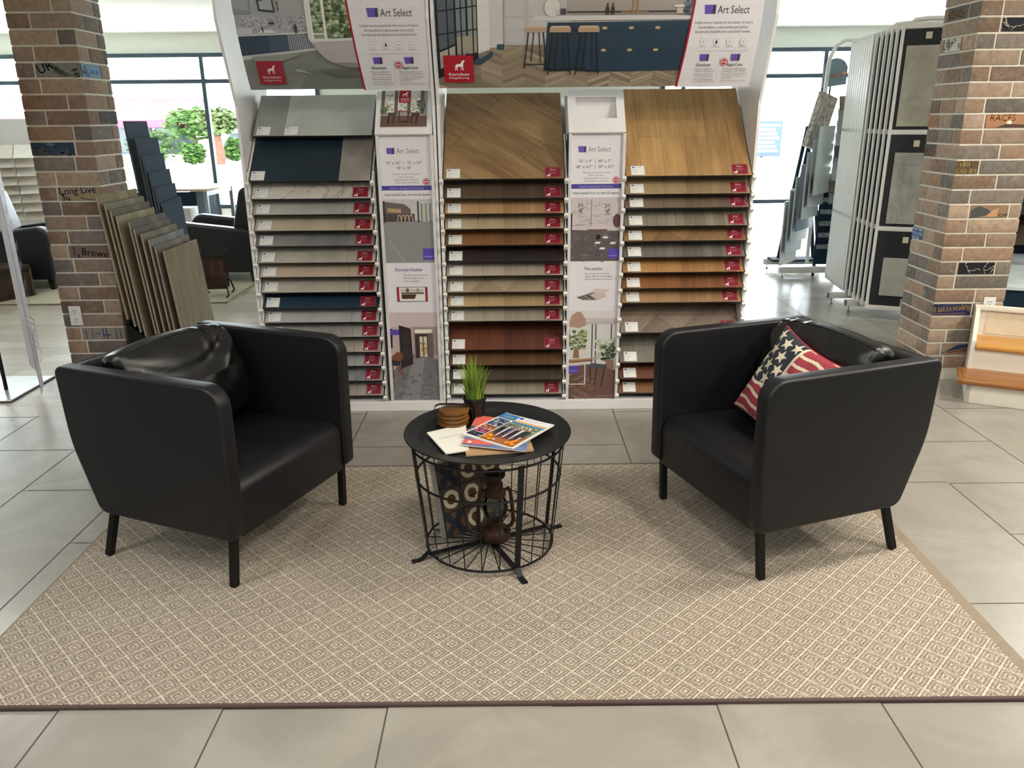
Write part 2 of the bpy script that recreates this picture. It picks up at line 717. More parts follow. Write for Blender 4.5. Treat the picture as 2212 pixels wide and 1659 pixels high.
# ------------------------------------------------------------------ outside, beyond the glass
CONC = plain('sunlit_concrete', '#d9d6cf', 0.9, 0, 0.1, 0.04, 0.4)
b = MB().add([(-60, ZF + .2, -0.06), (60, ZF + .2, -0.06), (60, 41, -0.32), (-60, 41, -0.32)], [[0, 1, 2, 3]])
b.add([(-60, 41, -0.32), (60, 41, -0.32), (60, 90, -0.32), (-60, 90, -0.32)], [[0, 1, 2, 3]])
struct(b.build('ground', CONC))
STUC = plain('cream_stucco', '#efe7da', 0.9, 0, 0.2, 0.03, 2)
AWN = plain('red_awning_cloth', '#8f4458', 0.8, 0, 0.2, 0.06, 3)
SHOPGLASS = plain('dark_shop_glass', '#39454a', 0.15, 0, 0.6, 0.1, 1)
bl = thing('building', 'cream shop building with a red awning across the parking lot', 'building', (-20.2, 42, -0.3))
MB().box((0, 2.6, 2.4), (10.6, 4, 4.8)).build('wall', STUC, bl)
b = MB().prism([(-1.35, 1.95), (0.6, 3.0), (0.6, 2.9), (-1.3, 1.86)], -5.3, 4.9)
b.prism([(-1.35, 1.95), (-1.31, 1.95), (-1.31, 1.58), (-1.35, 1.6)], -5.3, 4.9)
b.build('awning', AWN, bl)
for k in range(4):
    f = MB().box((-3.4 + k * 2.2, 0.56, 1.25), (2.0, 0.1, 1.9)).build('window', FRAME, bl)
    MB().box((-3.4 + k * 2.2, 0.50, 1.25), (1.85, 0.04, 1.75)).build('pane', SHOPGLASS, f)
MB().box((5.1, -1.25, 0.95), (0.12, 0.12, 1.9)).build('awning_post', plain('pink_grey_post', '#c9a9a9', 0.6), bl)
bl2 = thing('building', 'long cream plaza building with yellow sign letters across the lot', 'building', (17, 47, -0.3))
MB().box((0, 2, 2.8), (22, 4, 5.6)).build('wall', STUC, bl2)
a = Art(planefn((-5.0, -0.02, 2.35), (1, 0, 0), (0, 0, 1), (0, -1, 0)), eps=0.004)
a.text('COND', 0, 0, 0.62, '#c9a800', 'l', bold=.03)
a.build('sign_letters', PRINT, bl2)

LEAF = plain('sunlit_leaves', '#3c5626', 0.7, 0, 0.2, 0.35, 3)
LEAF2 = plain('dry_green_leaves', '#4a5632', 0.7, 0, 0.2, 0.3, 3)
BARK = plain('reddish_bark', '#5c4236', 0.9, 0, 0.1, 0.2, 6)


def leaf_cloud(mb, c, r, n, s, rnd):
    for _ in range(n):
        d = Vector((rnd.gauss(0, 1), rnd.gauss(0, 1), rnd.gauss(0, 1))).normalized() * (rnd.random() ** 0.4)
        p = Vector(c) + Vector((d.x * r[0], d.y * r[1], d.z * r[2]))
        M = Matrix.Translation(p) @ Matrix.Rotation(rnd.random() * 6.3, 4, 'Z') @ Matrix.Rotation(rnd.random() * 3.1, 4, 'X')
        q = s * (0.6 + rnd.random() * 0.8)
        mb.add([(-q, 0, 0), (0, -q * .5, .1 * q), (q, 0, 0), (0, q * .5, .1 * q)], [[0, 1, 2, 3]], 0, M)


rnd = random.Random(3)
for (nm, lab, cat, loc, crown, trunk) in (
        ('tree', 'bushy green tree beside the red awning outside', 'tree', (-14.9, 39.5, -0.3), ((0, 0, 1.75), (1.35, 1.0, 0.75)), 0.09),
        ('tree', 'tree with a thick reddish trunk outside near the display edge', 'tree', (-12.95, 37.0, -0.3), ((0.1, 0, 1.85), (0.9, 0.9, 0.6)), 0.2)):
    t = thing(nm, lab, cat, loc, 0, 'trees across the parking lot')
    f = MB()
    leaf_cloud(f, crown[0], crown[1], 700, 0.17, rnd)
    f.build('foliage', LEAF2 if trunk > .1 else LEAF, t)
    MB().tube([(0, 0, 0), (0.05, 0, 0.6), (-0.03, 0, 1.2), (0.05, 0, 1.9)], [trunk * 1.15, trunk, trunk * .9, trunk * .5], 8).build('trunk', BARK, t)
for (lab, loc, r) in (('bright green hedge under the shop window outside', (-17.3, 40.6, -0.3), (1.5, 0.5, 0.75)),
                      ('low bright green bush at the foot of the thick trunk', (-14.2, 37.2, -0.3), (0.55, 0.4, 0.5)),
                      ('small leafy bush close to the display edge outside', (-13.3, 40.2, -0.3), (0.5, 0.4, 0.55))):
    f = MB()
    leaf_cloud(f, (0, 0, r[2]), r, 600, 0.13, rnd)
    tag(f.build('hedge', LEAF, None, loc), lab, 'shrub', 'shrubs across the parking lot')
car = thing('car', 'dark car parked under the bushy tree outside', 'car', (-13.9, 44.0, -0.3))
MB().prism([(-.9, .25), (-.9, .7), (-.8, .85), (-.45, 1.3), (.55, 1.3), (.85, .85), (.9, .7), (.9, .25)], -1.0, 1.0, axis='y', bev=.06).build('body', plain('dark_car_paint', '#3c4a55', 0.25), car)
MB().prism([(-.75, .88), (-.42, 1.26), (.5, 1.26), (.75, .88)], -1.015, 1.015, axis='y').build('windows', SHOPGLASS, car)
for sx in (-.6, .6):
    for sy in (-.95, .95):
        MB().tube([(sx, sy - .1, .3), (sx, sy + .1, .3)], .3, 14).build('wheel', BLACK_METAL, car)
sg = thing('street_sign', 'blue lot sign with white lines seen through the window', 'sign', (11.9, 39, -0.3))
MB().box((0, 0, 0.85), (1.7, .06, 1.6)).build('sign_board', plain('sign_blue', '#26364a', 0.5), sg)
a = Art(planefn((-.78, -.032, .1), (1, 0, 0), (0, 0, 1), (0, -1, 0)), eps=.002)
for k in range(7):
    a.rect(.04, .15 + .19 * k, 1.5 - .1 * (k % 3), .27 + .19 * k, '#f2f6fa')
a.build('sign_lines', PRINT, sg)
MB().box((0.0, 0.05, 0.05), (.1, .06, .12)).build('sign_post', BLACK_METAL, sg)


# ------------------------------------------------------------------ brick pillars
BRICK = vcol('worn_brick', 0.8, 0.30, 0.2, 0.4, 30, wear='#b5aca0')
PBRICK = vcol('printed_brick', 0.7, 0.12, 0.2, 0.2, 40)
COURSE = 0.0825
TONES = ['#8b7564', '#7c695b', '#968372', '#766a61', '#706a63', '#a08c7a', '#86705f', '#917f70', '#7d746c', '#9a826e']


def pillar(name, label, x0, x1, y0, y1, seed, mortar, printed, dark, off):
    rnd = random.Random(seed)
    b = MB()
    d = 0.004
    b.box(((x0 + x1) / 2, (y0 + y1) / 2, 1.375), (x1 - x0 - 2 * d, y1 - y0 - 2 * d, 2.75), 1, col=lin(mortar))
    h = COURSE - 0.0105
    jobs = []
    for k in range(34):
        if (k + .5 - off) * COURSE < .03 or (k + .5 - off) * COURSE > 2.72:
            continue
        zc = (k + .5 - off) * COURSE
        for face in range(4):
            L = (x1 - x0) if face % 2 == 0 else (y1 - y0)
            pre = printed.get((k, face))
            if pre:
                cuts = pre[0]
            else:
                a = (0.115 if k % 2 else 0.245) + rnd.uniform(-.012, .012)
                cuts = [0, a] + ([a + 0.17] if face % 2 and a < .2 else []) + [L]
            for i in range(len(cuts) - 1):
                u0, u1 = cuts[i] + (.005 if i else .0), cuts[i + 1] - (.005 if i < len(cuts) - 2 else .0)
                c = lin(rnd.choice(TONES), dark * rnd.uniform(.85, 1.12))
                um = (u0 + u1) / 2
                if face == 0:
                    ctr, size = (x0 + um, y0 + d, zc), (u1 - u0, 2 * d, h)
                elif face == 1:
                    ctr, size = (x1 - d, y0 + um, zc), (2 * d, u1 - u0, h)
                elif face == 2:
                    ctr, size = (x1 - um, y1 - d, zc), (u1 - u0, 2 * d, h)
                else:
                    ctr, size = (x0 + d, y1 - um, zc), (2 * d, u1 - u0, h)
                jit = rnd.uniform(0, .002)
                ctr = (ctr[0] + (jit if face == 1 else -jit if face == 3 else 0), ctr[1] - (jit if face == 0 else 0), ctr[2])
                b.box(ctr, size, 0, bev=.0035, seg=2, col=c)
                if pre and pre[1] == i:
                    jobs.append((face, zc, u0, u1, h, jit, pre[2]))
    root = b.build(name, [BRICK, plain('mortar_' + name, mortar, 0.9)])
    struct(root)
    tag(root, label, 'pillar')
    for face, zc, u0, u1, hh, jit, draw in jobs:
        e = .0004 + jit
        if face == 0:
            fn = planefn((x0 + u0, y0 - e, zc - hh / 2), (1, 0, 0), (0, 0, 1), (0, -1, 0))
        elif face == 1:
            fn = planefn((x1 + e, y0 + u0, zc - hh / 2), (0, 1, 0), (0, 0, 1), (1, 0, 0))
        else:
            fn = planefn((x0 - e, y1 - u0, zc - hh / 2), (0, -1, 0), (0, 0, 1), (-1, 0, 0))
        a = Art(fn, [0, hh])
        w = u1 - u0
        a.W, a.H = w, hh
        draw(a, w, hh)
        # trim overhanging letters to the brick
        keep = Art(fn)
        for f, c in zip(a.f, a.c):
            keep.add([a.v[i] for i in f], [list(range(len(f)))], 0, None, False, c)
        keep.build('printed_brick', PBRICK, root)


def clipu(a, w):
    """keep later shapes inside 0..w along u by clipping them first"""
    put = a._put

    def p2(poly, col):
        q = [(v, u) for u, v in poly]
        q = clip(q, 0, w)
        if q:
            put([(u, v) for v, u in q], col)
    a._put = p2


def brick_text(bg, parts):
    def draw(a, w, h):
        clipu(a, w)
        a.rect(.002, .002, w - .002, h - .002, bg)
        for p in parts:
            if p[0] == 't':
                _, s, u, v, size, c, ang = p
                a.text(s, u * w, v * h, size, c, 'l', 0, None, ang, .0015)
            elif p[0] == 'l':
                a.line((p[1] * w, p[2] * h), (p[3] * w, p[4] * h), p[5], p[6])
            elif p[0] == 'd':
                a.disc(p[1] * w, p[2] * h, p[3], p[4], p[5] if len(p) > 5 else None)
            elif p[0] == 'p':
                a.poly([(x * w, y * h) for x, y in p[1]], p[2])
    return draw


def floral(seed):
    def draw(a, w, h):
        clipu(a, w)
        rr = random.Random(seed)
        a.rect(.002, .002, w - .002, h - .002, '#20222a')
        for k in range(7):
            u, v = rr.uniform(0, w), rr.uniform(0, h * .4)
            ang = rr.uniform(.3, 2.8)
            for s in range(7):
                u2, v2 = u + .012 * math.cos(ang), v + .012 * math.sin(ang)
                a.line((u, v), (u2, v2), .0022, '#b9ae98')
                if s % 2:
                    a.disc(u2 + .004, v2, .0042, '#b9ae98', .0025, 8)
                u, v = u2, v2
                ang += rr.uniform(-.7, .7)
    return draw


RW, LW = 0.42, 0.355
T = brick_text
right_prints = {
    (24, 0): ([0, .12, .345, RW], 1, floral(1)),
    (18, 0): ([0, .12, RW], 1, T('#a67a5e', [('t', 'RACES', .08, .52, .05, '#c4823e', 0), ('d', .45, .38, .014, '#ded6c8'), ('p', [(.2, .05), (.4, .3), (.7, .25), (.95, .05)], '#4a3d38')])),
    (15, 0): ([0, .135, RW], 0, T('#5b4a38', [('t', 'OREIM', .02, .05, .04, '#c7b06e', 0), ('t', 'TIRE', .1, .55, .04, '#d2bd80', 0)])),
    (12, 0): ([0, .12, .35, RW], 1, T('#8d745f', [('p', [(.02, .0), (.02, .6), (.2, .95), (.45, .7), (.6, .3), (.3, .1)], '#4c4d4c'), ('p', [(.4, .1), (.6, .6), (.75, .8), (.7, .35), (.9, .1)], '#b58e6c'), ('t', 'ADWR', .72, .08, .025, '#3e3a38', 0)])),
    (8, 0): ([0, .105, .33, RW], 1, floral(5)),
    (5, 0): ([0, .235, .30, RW], 0, T('#2b2f55', [('t', 'Tattooing', -.02, .25, .062, '#e2b65a', .08), ('l', 0, .12, .85, .2, .004, '#8a5a34')])),
    (2, 0): ([0, .09, RW], 1, T('#93806e', [('p', [(.0, .15), (.3, .9), (.98, .98), (.98, .3), (.5, .2)], '#2d3a5c'), ('l', .05, .2, .6, .75, .006, '#a4703e'), ('l', .15, .15, .7, .6, .006, '#a4703e'), ('l', .3, .15, .8, .45, .006, '#a4703e')])),
    (26, 3): ([0, .19, .33, .385], 1, T('#9d7a62', [('d', .5, .5, .03, '#b8743e')])),
    (25, 3): ([0, .05, .26, .385], 1, T('#5a5450', [('t', 'BEACH', .04, .18, .055, '#b8743e', 0)])),
    (23, 3): ([0, .05, .24, .385], 1, T('#c9c2b4', [('t', 'UR', .04, .1, .06, '#3a3a3a', .5), ('t', 'BIKE', .3, .1, .05, '#3a3a3a', .6), ('t', 'BE', .82, .5, .03, '#3a3a3a', -1.2)])),
    (18, 3): ([0, .12, .25, .385], 0, T('#9a6f55', [('l', .1, .2, .5, .8, .005, '#5c4438'), ('l', .5, .1, .9, .7, .005, '#5c4438')])),
    (16, 3): ([0, .14, .385], 0, T('#55504a', [('t', 'EACH', .02, .2, .052, '#c27c44', 0)])),
    (10, 3): ([0, .14, .26, .385], 0, T('#35557f', [('t', 'YOU LOSE', .03, .36, .028, '#d8dce2', 0), ('t', 'YOUR TURN', .0, .75, .022, '#d8dce2', 0), ('t', 'UP THE', .1, .02, .026, '#d8dce2', 0)])),
}
left_prints = {
    (22, 0): ([0, .1, .35, LW], 1, T('#7f8078', [('t', 'UR', .1, .2, .07, '#2e343b', .35), ('t', 'BIKE', .42, .4, .04, '#2e343b', -.5), ('t', 'HR', .82, .5, .05, '#2e343b', -1.3), ('l', .3, .98, .75, .0, .004, '#2e343b'), ('l', .36, 1, .8, .08, .004, '#2e343b')])),
    (17, 0): ([0, .25, LW], 0, T('#2c4257', [('t', 'OR SAL', .02, .0, .068, '#a59d8a', 0), ('l', .35, .9, .5, .75, .004, '#8f96a0'), ('l', .42, .98, .55, .8, .004, '#8f96a0')])),
    (14, 0): ([0, .1, LW], 1, T('#968669', [('t', 'Long Live', .05, .45, .055, '#2f4a78', .05), ('t', 'Su', .08, .0, .05, '#2f4a78', 0), ('l', .3, .0, .0, .6, .004, '#5c4a3a'), ('l', .5, .2, .8, .0, .004, '#5c4a3a')])),
    (10, 0): ([0, .1, LW], 1, T('#78695f', [('t', 'Brewe', .3, .25, .06, '#57483f', -.12), ('t', 'BURN', .1, .9, .02, '#4a4038', -1.57), ('p', [(.18, .05), (.22, .4), (.27, .05)], '#2e3358')])),
    (4, 0): ([0, .09, LW], 1, T('#8b8581', [('l', .1, .1, .1, .9, .006, '#3f4660'), ('l', .25, .1, .25, .9, .006, '#6e5a56'), ('l', .3, .5, .45, .5, .006, '#3f4660'), ('l', .5, .1, .5, .95, .007, '#33406c'), ('l', .58, .1, .58, .95, .007, '#33406c'), ('l', .5, .4, .68, .4, .007, '#33406c'), ('l', .8, .1, .8, .9, .006, '#55504e'), ('l', .9, .1, .9, .9, .006, '#3f4660')])),
    (22, 1): ([0, .22, .33], 0, T('#7a8b95', [('p', [(.02, .3), (.2, .95), (.4, .05), (.3, .05)], '#41587f'), ('p', [(.4, .1), (.4, .9), (.95, .9), (.98, .1)], '#6f93ad'), ('t', 'A', .1, .2, .05, '#c3ccd2', 0), ('t', 'KES 5$', .45, .3, .03, '#46607c', 0)])),
    (27, 1): ([0, .12, .33], 1, T('#5d7f9c', [('t', 'SKATE', .1, .2, .04, '#b9c6cf', 0)])),
    (19, 1): ([0, .12, .33], 1, T('#4c4a47', [('t', 'BEER', .25, .1, .05, '#aaa69c', 1.57), ('t', 'GOOD', .52, .0, .034, '#aaa69c', 1.57), ('t', 'BEER', .82, .0, .05, '#aaa69c', 1.57), ('t', 'GOOD', .98, .0, .034, '#aaa69c', 1.57)])),
}
pillar('pillar_left', 'worn brick pillar in front of the leaning plank samples', -2.69, -2.335, 4.67, 5.0, 11, '#cfcabd', left_prints, 1.0, 0.4)
pillar('pillar_right', 'tan brick pillar with pale joints behind the stair sample', 2.53, 2.95, 4.665, 5.05, 12, '#cfcabd', right_prints, 1.0, 0.17)


def outlet(x, z, label):
    t = thing('wall_outlet', label, 'outlet', (x, 4.664, z), 0, 'white outlet plates on the brick pillars')
    MB().box((0, -.004, 0), (.072, .006, .118), bev=.002).build('cover_plate', WHITE_METAL, t)
    for s in (-1, 1):
        r = MB().box((0, -.0078, s * .026), (.034, .003, .036), bev=.001).build('socket', plain('socket_white', '#dfe3e4', .4), t)
        m = MB()
        m.box((-.007, -.0096, s * .026 + .005), (.003, .001, .009))
        m.box((.007, -.0096, s * .026 + .005), (.003, .001, .009))
        m.tube([(0, -.0092, s * .026 - .009), (0, -.0101, s * .026 - .009)], .003, 8)
        m.build('slots', BLACK_METAL, r)
    return t


outlet(-2.608, 0.453, 'white double outlet low on the dark worn brick pillar')
outlet(2.86, 0.455, 'white outlet plate peeking out above the stair sample')

# ------------------------------------------------------------------ area rug
t = NT('woven_diamond_rug').set(0.95, 0, 0.1)
v = t.coord()
sx = t.n('ShaderNodeSeparateXYZ')
jn = t.n('ShaderNodeTexNoise')
jn.inputs['Scale'].default_value = 260
t.l(v, jn.inputs['Vector'])
jit = t.math('MULTIPLY', t.math('SUBTRACT', jn.outputs[0], 0.5), 0.011)
t.l(v, sx.inputs[0])
P_ = 0.0635
xx = t.math('ADD', sx.outputs[0], jit)
yy = t.math('ADD', sx.outputs[1], jit)
uu = t.math('FRACT', t.math('MULTIPLY', t.math('ADD', xx, yy), 0.7071 / P_))
vv = t.math('FRACT', t.math('MULTIPLY', t.math('SUBTRACT', xx, yy), 0.7071 / P_))
da = t.math('ABSOLUTE', t.math('SUBTRACT', uu, 0.5))
db = t.math('ABSOLUTE', t.math('SUBTRACT', vv, 0.5))
dd = t.math('MAXIMUM', da, db)
rings = t.ramp(dd, [(0.0, (0.9,) * 3 + (1,)), (0.05, (0.9,) * 3 + (1,)), (0.08, (0.12,) * 3 + (1,)), (0.145, (0.12,) * 3 + (1,)), (0.165, (0.8,) * 3 + (1,)), (0.215, (0.8,) * 3 + (1,)),
                        (0.235, (0.1,) * 3 + (1,)), (0.31, (0.15,) * 3 + (1,)), (0.33, (0.55,) * 3 + (1,)), (0.375, (0.55,) * 3 + (1,)), (0.395, (0.08,) * 3 + (1,)), (0.445, (0.08,) * 3 + (1,)), (0.465, (.92,) * 3 + (1,)), (0.5, (.92,) * 3 + (1,))])
rings_f = t.n('ShaderNodeSeparateColor')
t.l(rings, rings_f.inputs[0])
wv = t.n('ShaderNodeTexVoronoi')
wv.inputs['Scale'].default_value = 300
t.l(v, wv.inputs['Vector'])
yarn = t.ramp(t.noise(v, 150, 2), [(0.3, (0.72,) * 3 + (1,)), (0.7, (1.25,) * 3 + (1,))])
c = t.mix(rings_f.outputs[0], lin('#7f7468'), lin('#cdc3b2'))
c = t.mix(1.0, c, yarn, 'MULTIPLY')
t.base(c)
t.bump(t.math('MULTIPLY_ADD', wv.outputs[0], -1.0, t.math('MULTIPLY', rings_f.outputs[0], 0.3)), 0.5, 0.004)
RUG = t.m
BIND = plain('taupe_binding', '#8d8071', 0.85, 0, 0.15, 0.06, 40)
rx0, rx1, ry0, ry1 = -1.628, 1.515, 1.815, 3.425
rug = thing('area_rug', 'large taupe rug with cream diamond weave under both armchairs', 'rug', ((rx0 + rx1) / 2, (ry0 + ry1) / 2, 0.0008))
hx, hy = (rx1 - rx0) / 2, (ry1 - ry0) / 2
MB().box((-.015, 0, .0055), (2 * hx - .05, 2 * hy - .022, .011), bev=.0015).build('woven_field', RUG, rug)
MB().box((hx - .0225, 0, .0055), (.045, 2 * hy - .02, .0105), bev=.003).build('side_binding', BIND, rug)
MB().box((-hx + .006, 0, .0055), (.012, 2 * hy - .02, .0105), bev=.003).build('side_binding', BIND, rug)
for s in (-1, 1):
    MB().box((0, s * (hy - .006), .0055), (2 * hx, .012, .0112), bev=.003).build('end_binding', plain('brown_binding', '#5a4a48', 0.85, 0, 0.15, 0.06, 40), rug)

# ------------------------------------------------------------------ flooring display: two white units side by side
YF = 4.20
PURPLE, PURPLE2, RED, INK, GREY = '#6a55b5', '#3d3358', '#a51f33', '#4a4550', '#77737c'


def brand_mark(a, u, v, w):
    h = w * .72
    a.poly([(u, v + h), (u + w * .74, v + h), (u + w * .74, v), (u + w * .08, v)], PURPLE)
    a.poly([(u + w * .74, v + h), (u + w, v + h), (u + w, v), (u + w * .74, v)], PURPLE2)
    a.poly([(u + w * .84, v + h), (u + w, v + h), (u + w, v), (u + w * .88, v)], '#4d4858')


def round_badge(a, u, v, r):
    a.disc(u, v, r, '#b3263a')
    a.disc(u, v, r * .82, '#efe9ea')
    a.disc(u, v, r * .66, '#b3263a')
    a.rect(u - r * .5, v - r * .12, u + r * .5, v + r * .16, '#f1d9dc')


def art_select_block(a, u0, u1, v0):
    """text side of a header: u0..u1 wide, v0 = bottom"""
    uc = (u0 + u1) / 2
    brand_mark(a, uc - .105, v0 + .337, .054)
    a.text('Art Select', uc - .042, v0 + .339, .048, INK, 'l', 0, .148)
    for i, s in enumerate(('Livable luxury inspired by the beauty of nature.', 'Extraordinary craftsmanship and artistry.', 'Exceptional durability for busy family homes.')):
        a.text(s, uc - .005, v0 + .295 - .0195 * i, .0165, GREY, 'c', 0, (.275, .235, .26)[i])
    for i in range(4):
        x = uc - .092 + .063 * i
        a.disc(x, v0 + .216, .0155, '#b3b0ba')
        a.disc(x, v0 + .216, .0138, '#eeedf1')
        if i == 1:
            a.poly([(x, v0 + .228), (x + .006, v0 + .213), (x + .003, v0 + .207), (x - .003, v0 + .207), (x - .006, v0 + .213)], '#2f2b6e')
        else:
            a.line((x - .006, v0 + .212), (x + .006, v0 + .22), .002, '#8f8b99')
            a.line((x - .004, v0 + .221), (x + .005, v0 + .209), .002, '#8f8b99')
        a.rect(x - .018, v0 + .193, x + .018, v0 + .1955, '#b9b6c0')
    a.rect(uc - .12, v0 + .1755, uc + .125, v0 + .177, '#c4c2ca')
    brand_mark(a, uc - .098, v0 + .128, .044)
    brand_mark(a, uc + .052, v0 + .128, .044)
    round_badge(a, uc + .022, v0 + .122, .0185)
    a.text('Gluedown', uc - .075, v0 + .103, .018, INK, 'c', 0, .072, bold=.0008)
    a.text('Rigid Core', uc + .077, v0 + .103, .018, INK, 'c', 0, .075, bold=.0008)
    a.line((uc + .0, v0 + .15), (uc + .0, v0 + .04), .0012, '#c4c2ca')
    L = (('• Pieces are affixed to', 'subfloor with adhesive'), ('• Pieces can be cut and', 'laid in stylish patterns'), ('• Use with design strips', 'to create a custom look'))
    R = (('• Pieces click and lock for fast', 'installation without adhesive'), ('• K-Core® in rigid layer allows', 'for installation over most', 'hard surfaces'), ('• Reduces noise to lower floors',))
    v = v0 + .087
    for grp in L:
        for s in grp:
            a.text(s, uc - .118 + (.008 if s[0] != '•' else 0), v, .0105, GREY, 'l')
            v -= .0112
        v -= .0035
    v = v0 + .087
    for grp in R:
        for s in grp:
            a.text(s, uc + .018 + (.006 if s[0] != '•' else 0), v, .0098, GREY, 'l')
            v -= .0108
        v -= .003


def karndean_tile(a, u, v, w, ink='#ffffff', faded=False):
    a.rect(u, v, u + w, v + w * .92, '#9c2b3a' if faded else '#b01c30')
    a.dog(u + w * .52, v + w * .42, w * .34, ink)
    a.text('Karndean', u + w * .5, v + w * .24, w * .15, ink, 'c', 0, w * .68, bold=.001)
    a.text('Designflooring', u + w * .5, v + w * .13, w * .1, ink, 'c', 0, w * .66)


def leaves(a, u0, v0, u1, v1, n, cols, s, seed):
    rr = random.Random(seed)
    for _ in range(n):
        a.h -= a.eps * .9
        a.disc(rr.uniform(u0, u1), rr.uniform(v0, v1), rr.uniform(.5, 1.2) * s, rr.choice(cols), rr.uniform(.4, .9) * s, 7)


# header profile (v from the bottom edge, y, z): leans out over the shelves and curls back at its foot
PROF = [(4.215, 1.697), (4.168, 1.78), (4.124, 1.87), (4.090, 1.96), (4.066, 2.05), (4.050, 2.15), (4.045, 2.45)]
PV = [0.0]
for (ya, za), (yb, zb) in zip(PROF, PROF[1:]):
    PV.append(PV[-1] + math.hypot(yb - ya, zb - za))


def header_fn(x0):
    def fn(u, v, h):
        i = 0
        while i < len(PV) - 2 and v > PV[i + 1]:
            i += 1
        t = (v - PV[i]) / (PV[i + 1] - PV[i])
        y = PROF[i][0] + (PROF[i + 1][0] - PROF[i][0]) * t
        z = PROF[i][1] + (PROF[i + 1][1] - PROF[i][1]) * t
        d = Vector((0, PROF[i + 1][0] - PROF[i][0], PROF[i + 1][1] - PROF[i][1])).normalized()
        n = Vector((0, -d.z, d.y))
        return Vector((x0 + u, y, z)) + n * h
    return fn


VTOP = PV[-1]


def header_board(x0, x1, root):
    b = MB()
    pr = PROF + [(PROF[-1][0] + .02, PROF[-1][1])] + [(y + .02, z + .004) for y, z in PROF[::-1]]
    b.prism(pr[:len(PROF)] + [(PROF[-1][0] + .02, PROF[-1][1])] + [(y + .022, z + .006) for y, z in PROF[:-1][::-1]], x0, x1)
    return b.build('header_board', WHITE, root)


def bathroom(a, W, H):
    """printed picture: pale bathroom with a fluted navy vanity, window and white tub; W wide, H tall"""
    a.rect(0, 0, W, H, '#a9a9ac')
    a.poly([(0, .0), (W, .0), (W, .19), (.37, .205), (0, .16)], '#868884')
    a.poly([(.25, .0), (W, .0), (W, .11), (.3, .1)], '#7b7d79')
    a.poly([(.0, .15), (.36, .195), (.36, .215), (.0, .175)], '#c9c9c6')
    a.poly([(0, .17), (.36, .205), (.36, .272), (0, .26)], '#3a4a5c')
    for i in range(26):
        u = .145 + i * .0083
        a.h -= a.eps * .9
        a.rect(u, .185 + .018 * (u / .36), u + .0035, .268, '#c9ccd0' if u > .235 - (i % 2) * 0 else '#5f6e80')
    a.poly([(.0, .26), (.36, .272), (.36, .278), (.0, .268)], '#d8d8d8')
    a.poly([(0, .268), (.33, .278), (.33, .34), (.0, .36)], '#aeb0b3')
    leaves(a, .0, .285, .33, .345, 420, ['#c9cacc', '#94979c', '#b9bbbf', '#85898f', '#d6d7d8'], .0045, 4)
    a.poly([(.10, .274), (.185, .277), (.17, .292), (.115, .29)], '#d9dbdd')
    a.poly([(.12, .30), (.124, .278), (.128, .278), (.127, .302)], '#2b2d33')
    a.poly([(0, .27), (.07, .27), (.085, .30), (0, .30)], '#c6c8cc')
    a.rect(.0, .36, .08, VTOP, '#8d939b')
    a.poly([(0, .385), (.075, .372), (.07, VTOP), (0, VTOP)], '#9da3ab')
    a.poly([(.12, .372), (.195, .365), (.185, .47), (.11, .49)], '#2b3038')
    a.poly([(.127, .379), (.189, .372), (.18, .463), (.118, .482)], '#a4abb3')
    a.line((.12, .41), (.19, .43), .004, '#2b3038')
    a.line((.212, .37), (.206, .43), .004, '#3a3d42')
    a.disc(.21, .425, .012, '#d9d3c9')
    for u in (.165, .178):
        a.disc(u, .318, .006, '#3b3538')
    a.line((.165, .318), (.18, .318), .003, '#3b3538')
    a.poly([(.275, .275), (.285, .275), (.288, .305), (.28, .318), (.272, .30)], '#4a4744')
    # window with trees
    a.rect(.335, .245, W, VTOP, '#e7e5e2')
    a.rect(.36, .275, .41, .445, '#7d8a72')
    a.rect(.355, .25, .41, .268, '#93a17f')
    a.rect(.425, .25, W, .47, '#6f7f5f')
    leaves(a, .365, .29, .405, .43, 60, ['#5a6b47', '#8fa077', '#b9c2a2', '#47573a'], .011, 5)
    leaves(a, .43, .26, W - .012, .47, 200, ['#52633f', '#7f9165', '#a9b78f', '#3f5034', '#c3ccb4'], .013, 6)
    for u in (.352, .415):
        a.rect(u, .245, u + .01, VTOP, '#f1efec')
    a.rect(.345, .45, W, .468, '#f1efec')
    # tub
    tub = [(.345, .238), (W, .246)] + [(W, .115), (.50, .118), (.44, .135), (.40, .16), (.37, .195)]
    a.poly(tub, '#b7afb0')
    a.poly([(.34, .235), (W, .243), (W, .254), (.34, .247)], '#dcd8d8')
    a.poly([(.43, .14), (.5, .12), (W, .117), (W, .135), (.5, .14)], '#8f8889')
    a.poly([(.24, .10), (.33, .085), (.29, .1), (.25, .112)], '#a7a9a6')
    a.poly([(.05, .17), (.3, .185), (.2, .15), (.06, .14)], '#949692')
    a.poly([(.36, .105), (.5, .10), (W, .098), (W, .075), (.45, .07)], '#686c69')
    a.line((.12, .0), (.30, .15), .0015, '#787a77')
    a.line((.0, .10), (.38, .13), .0012, '#7a7c79')


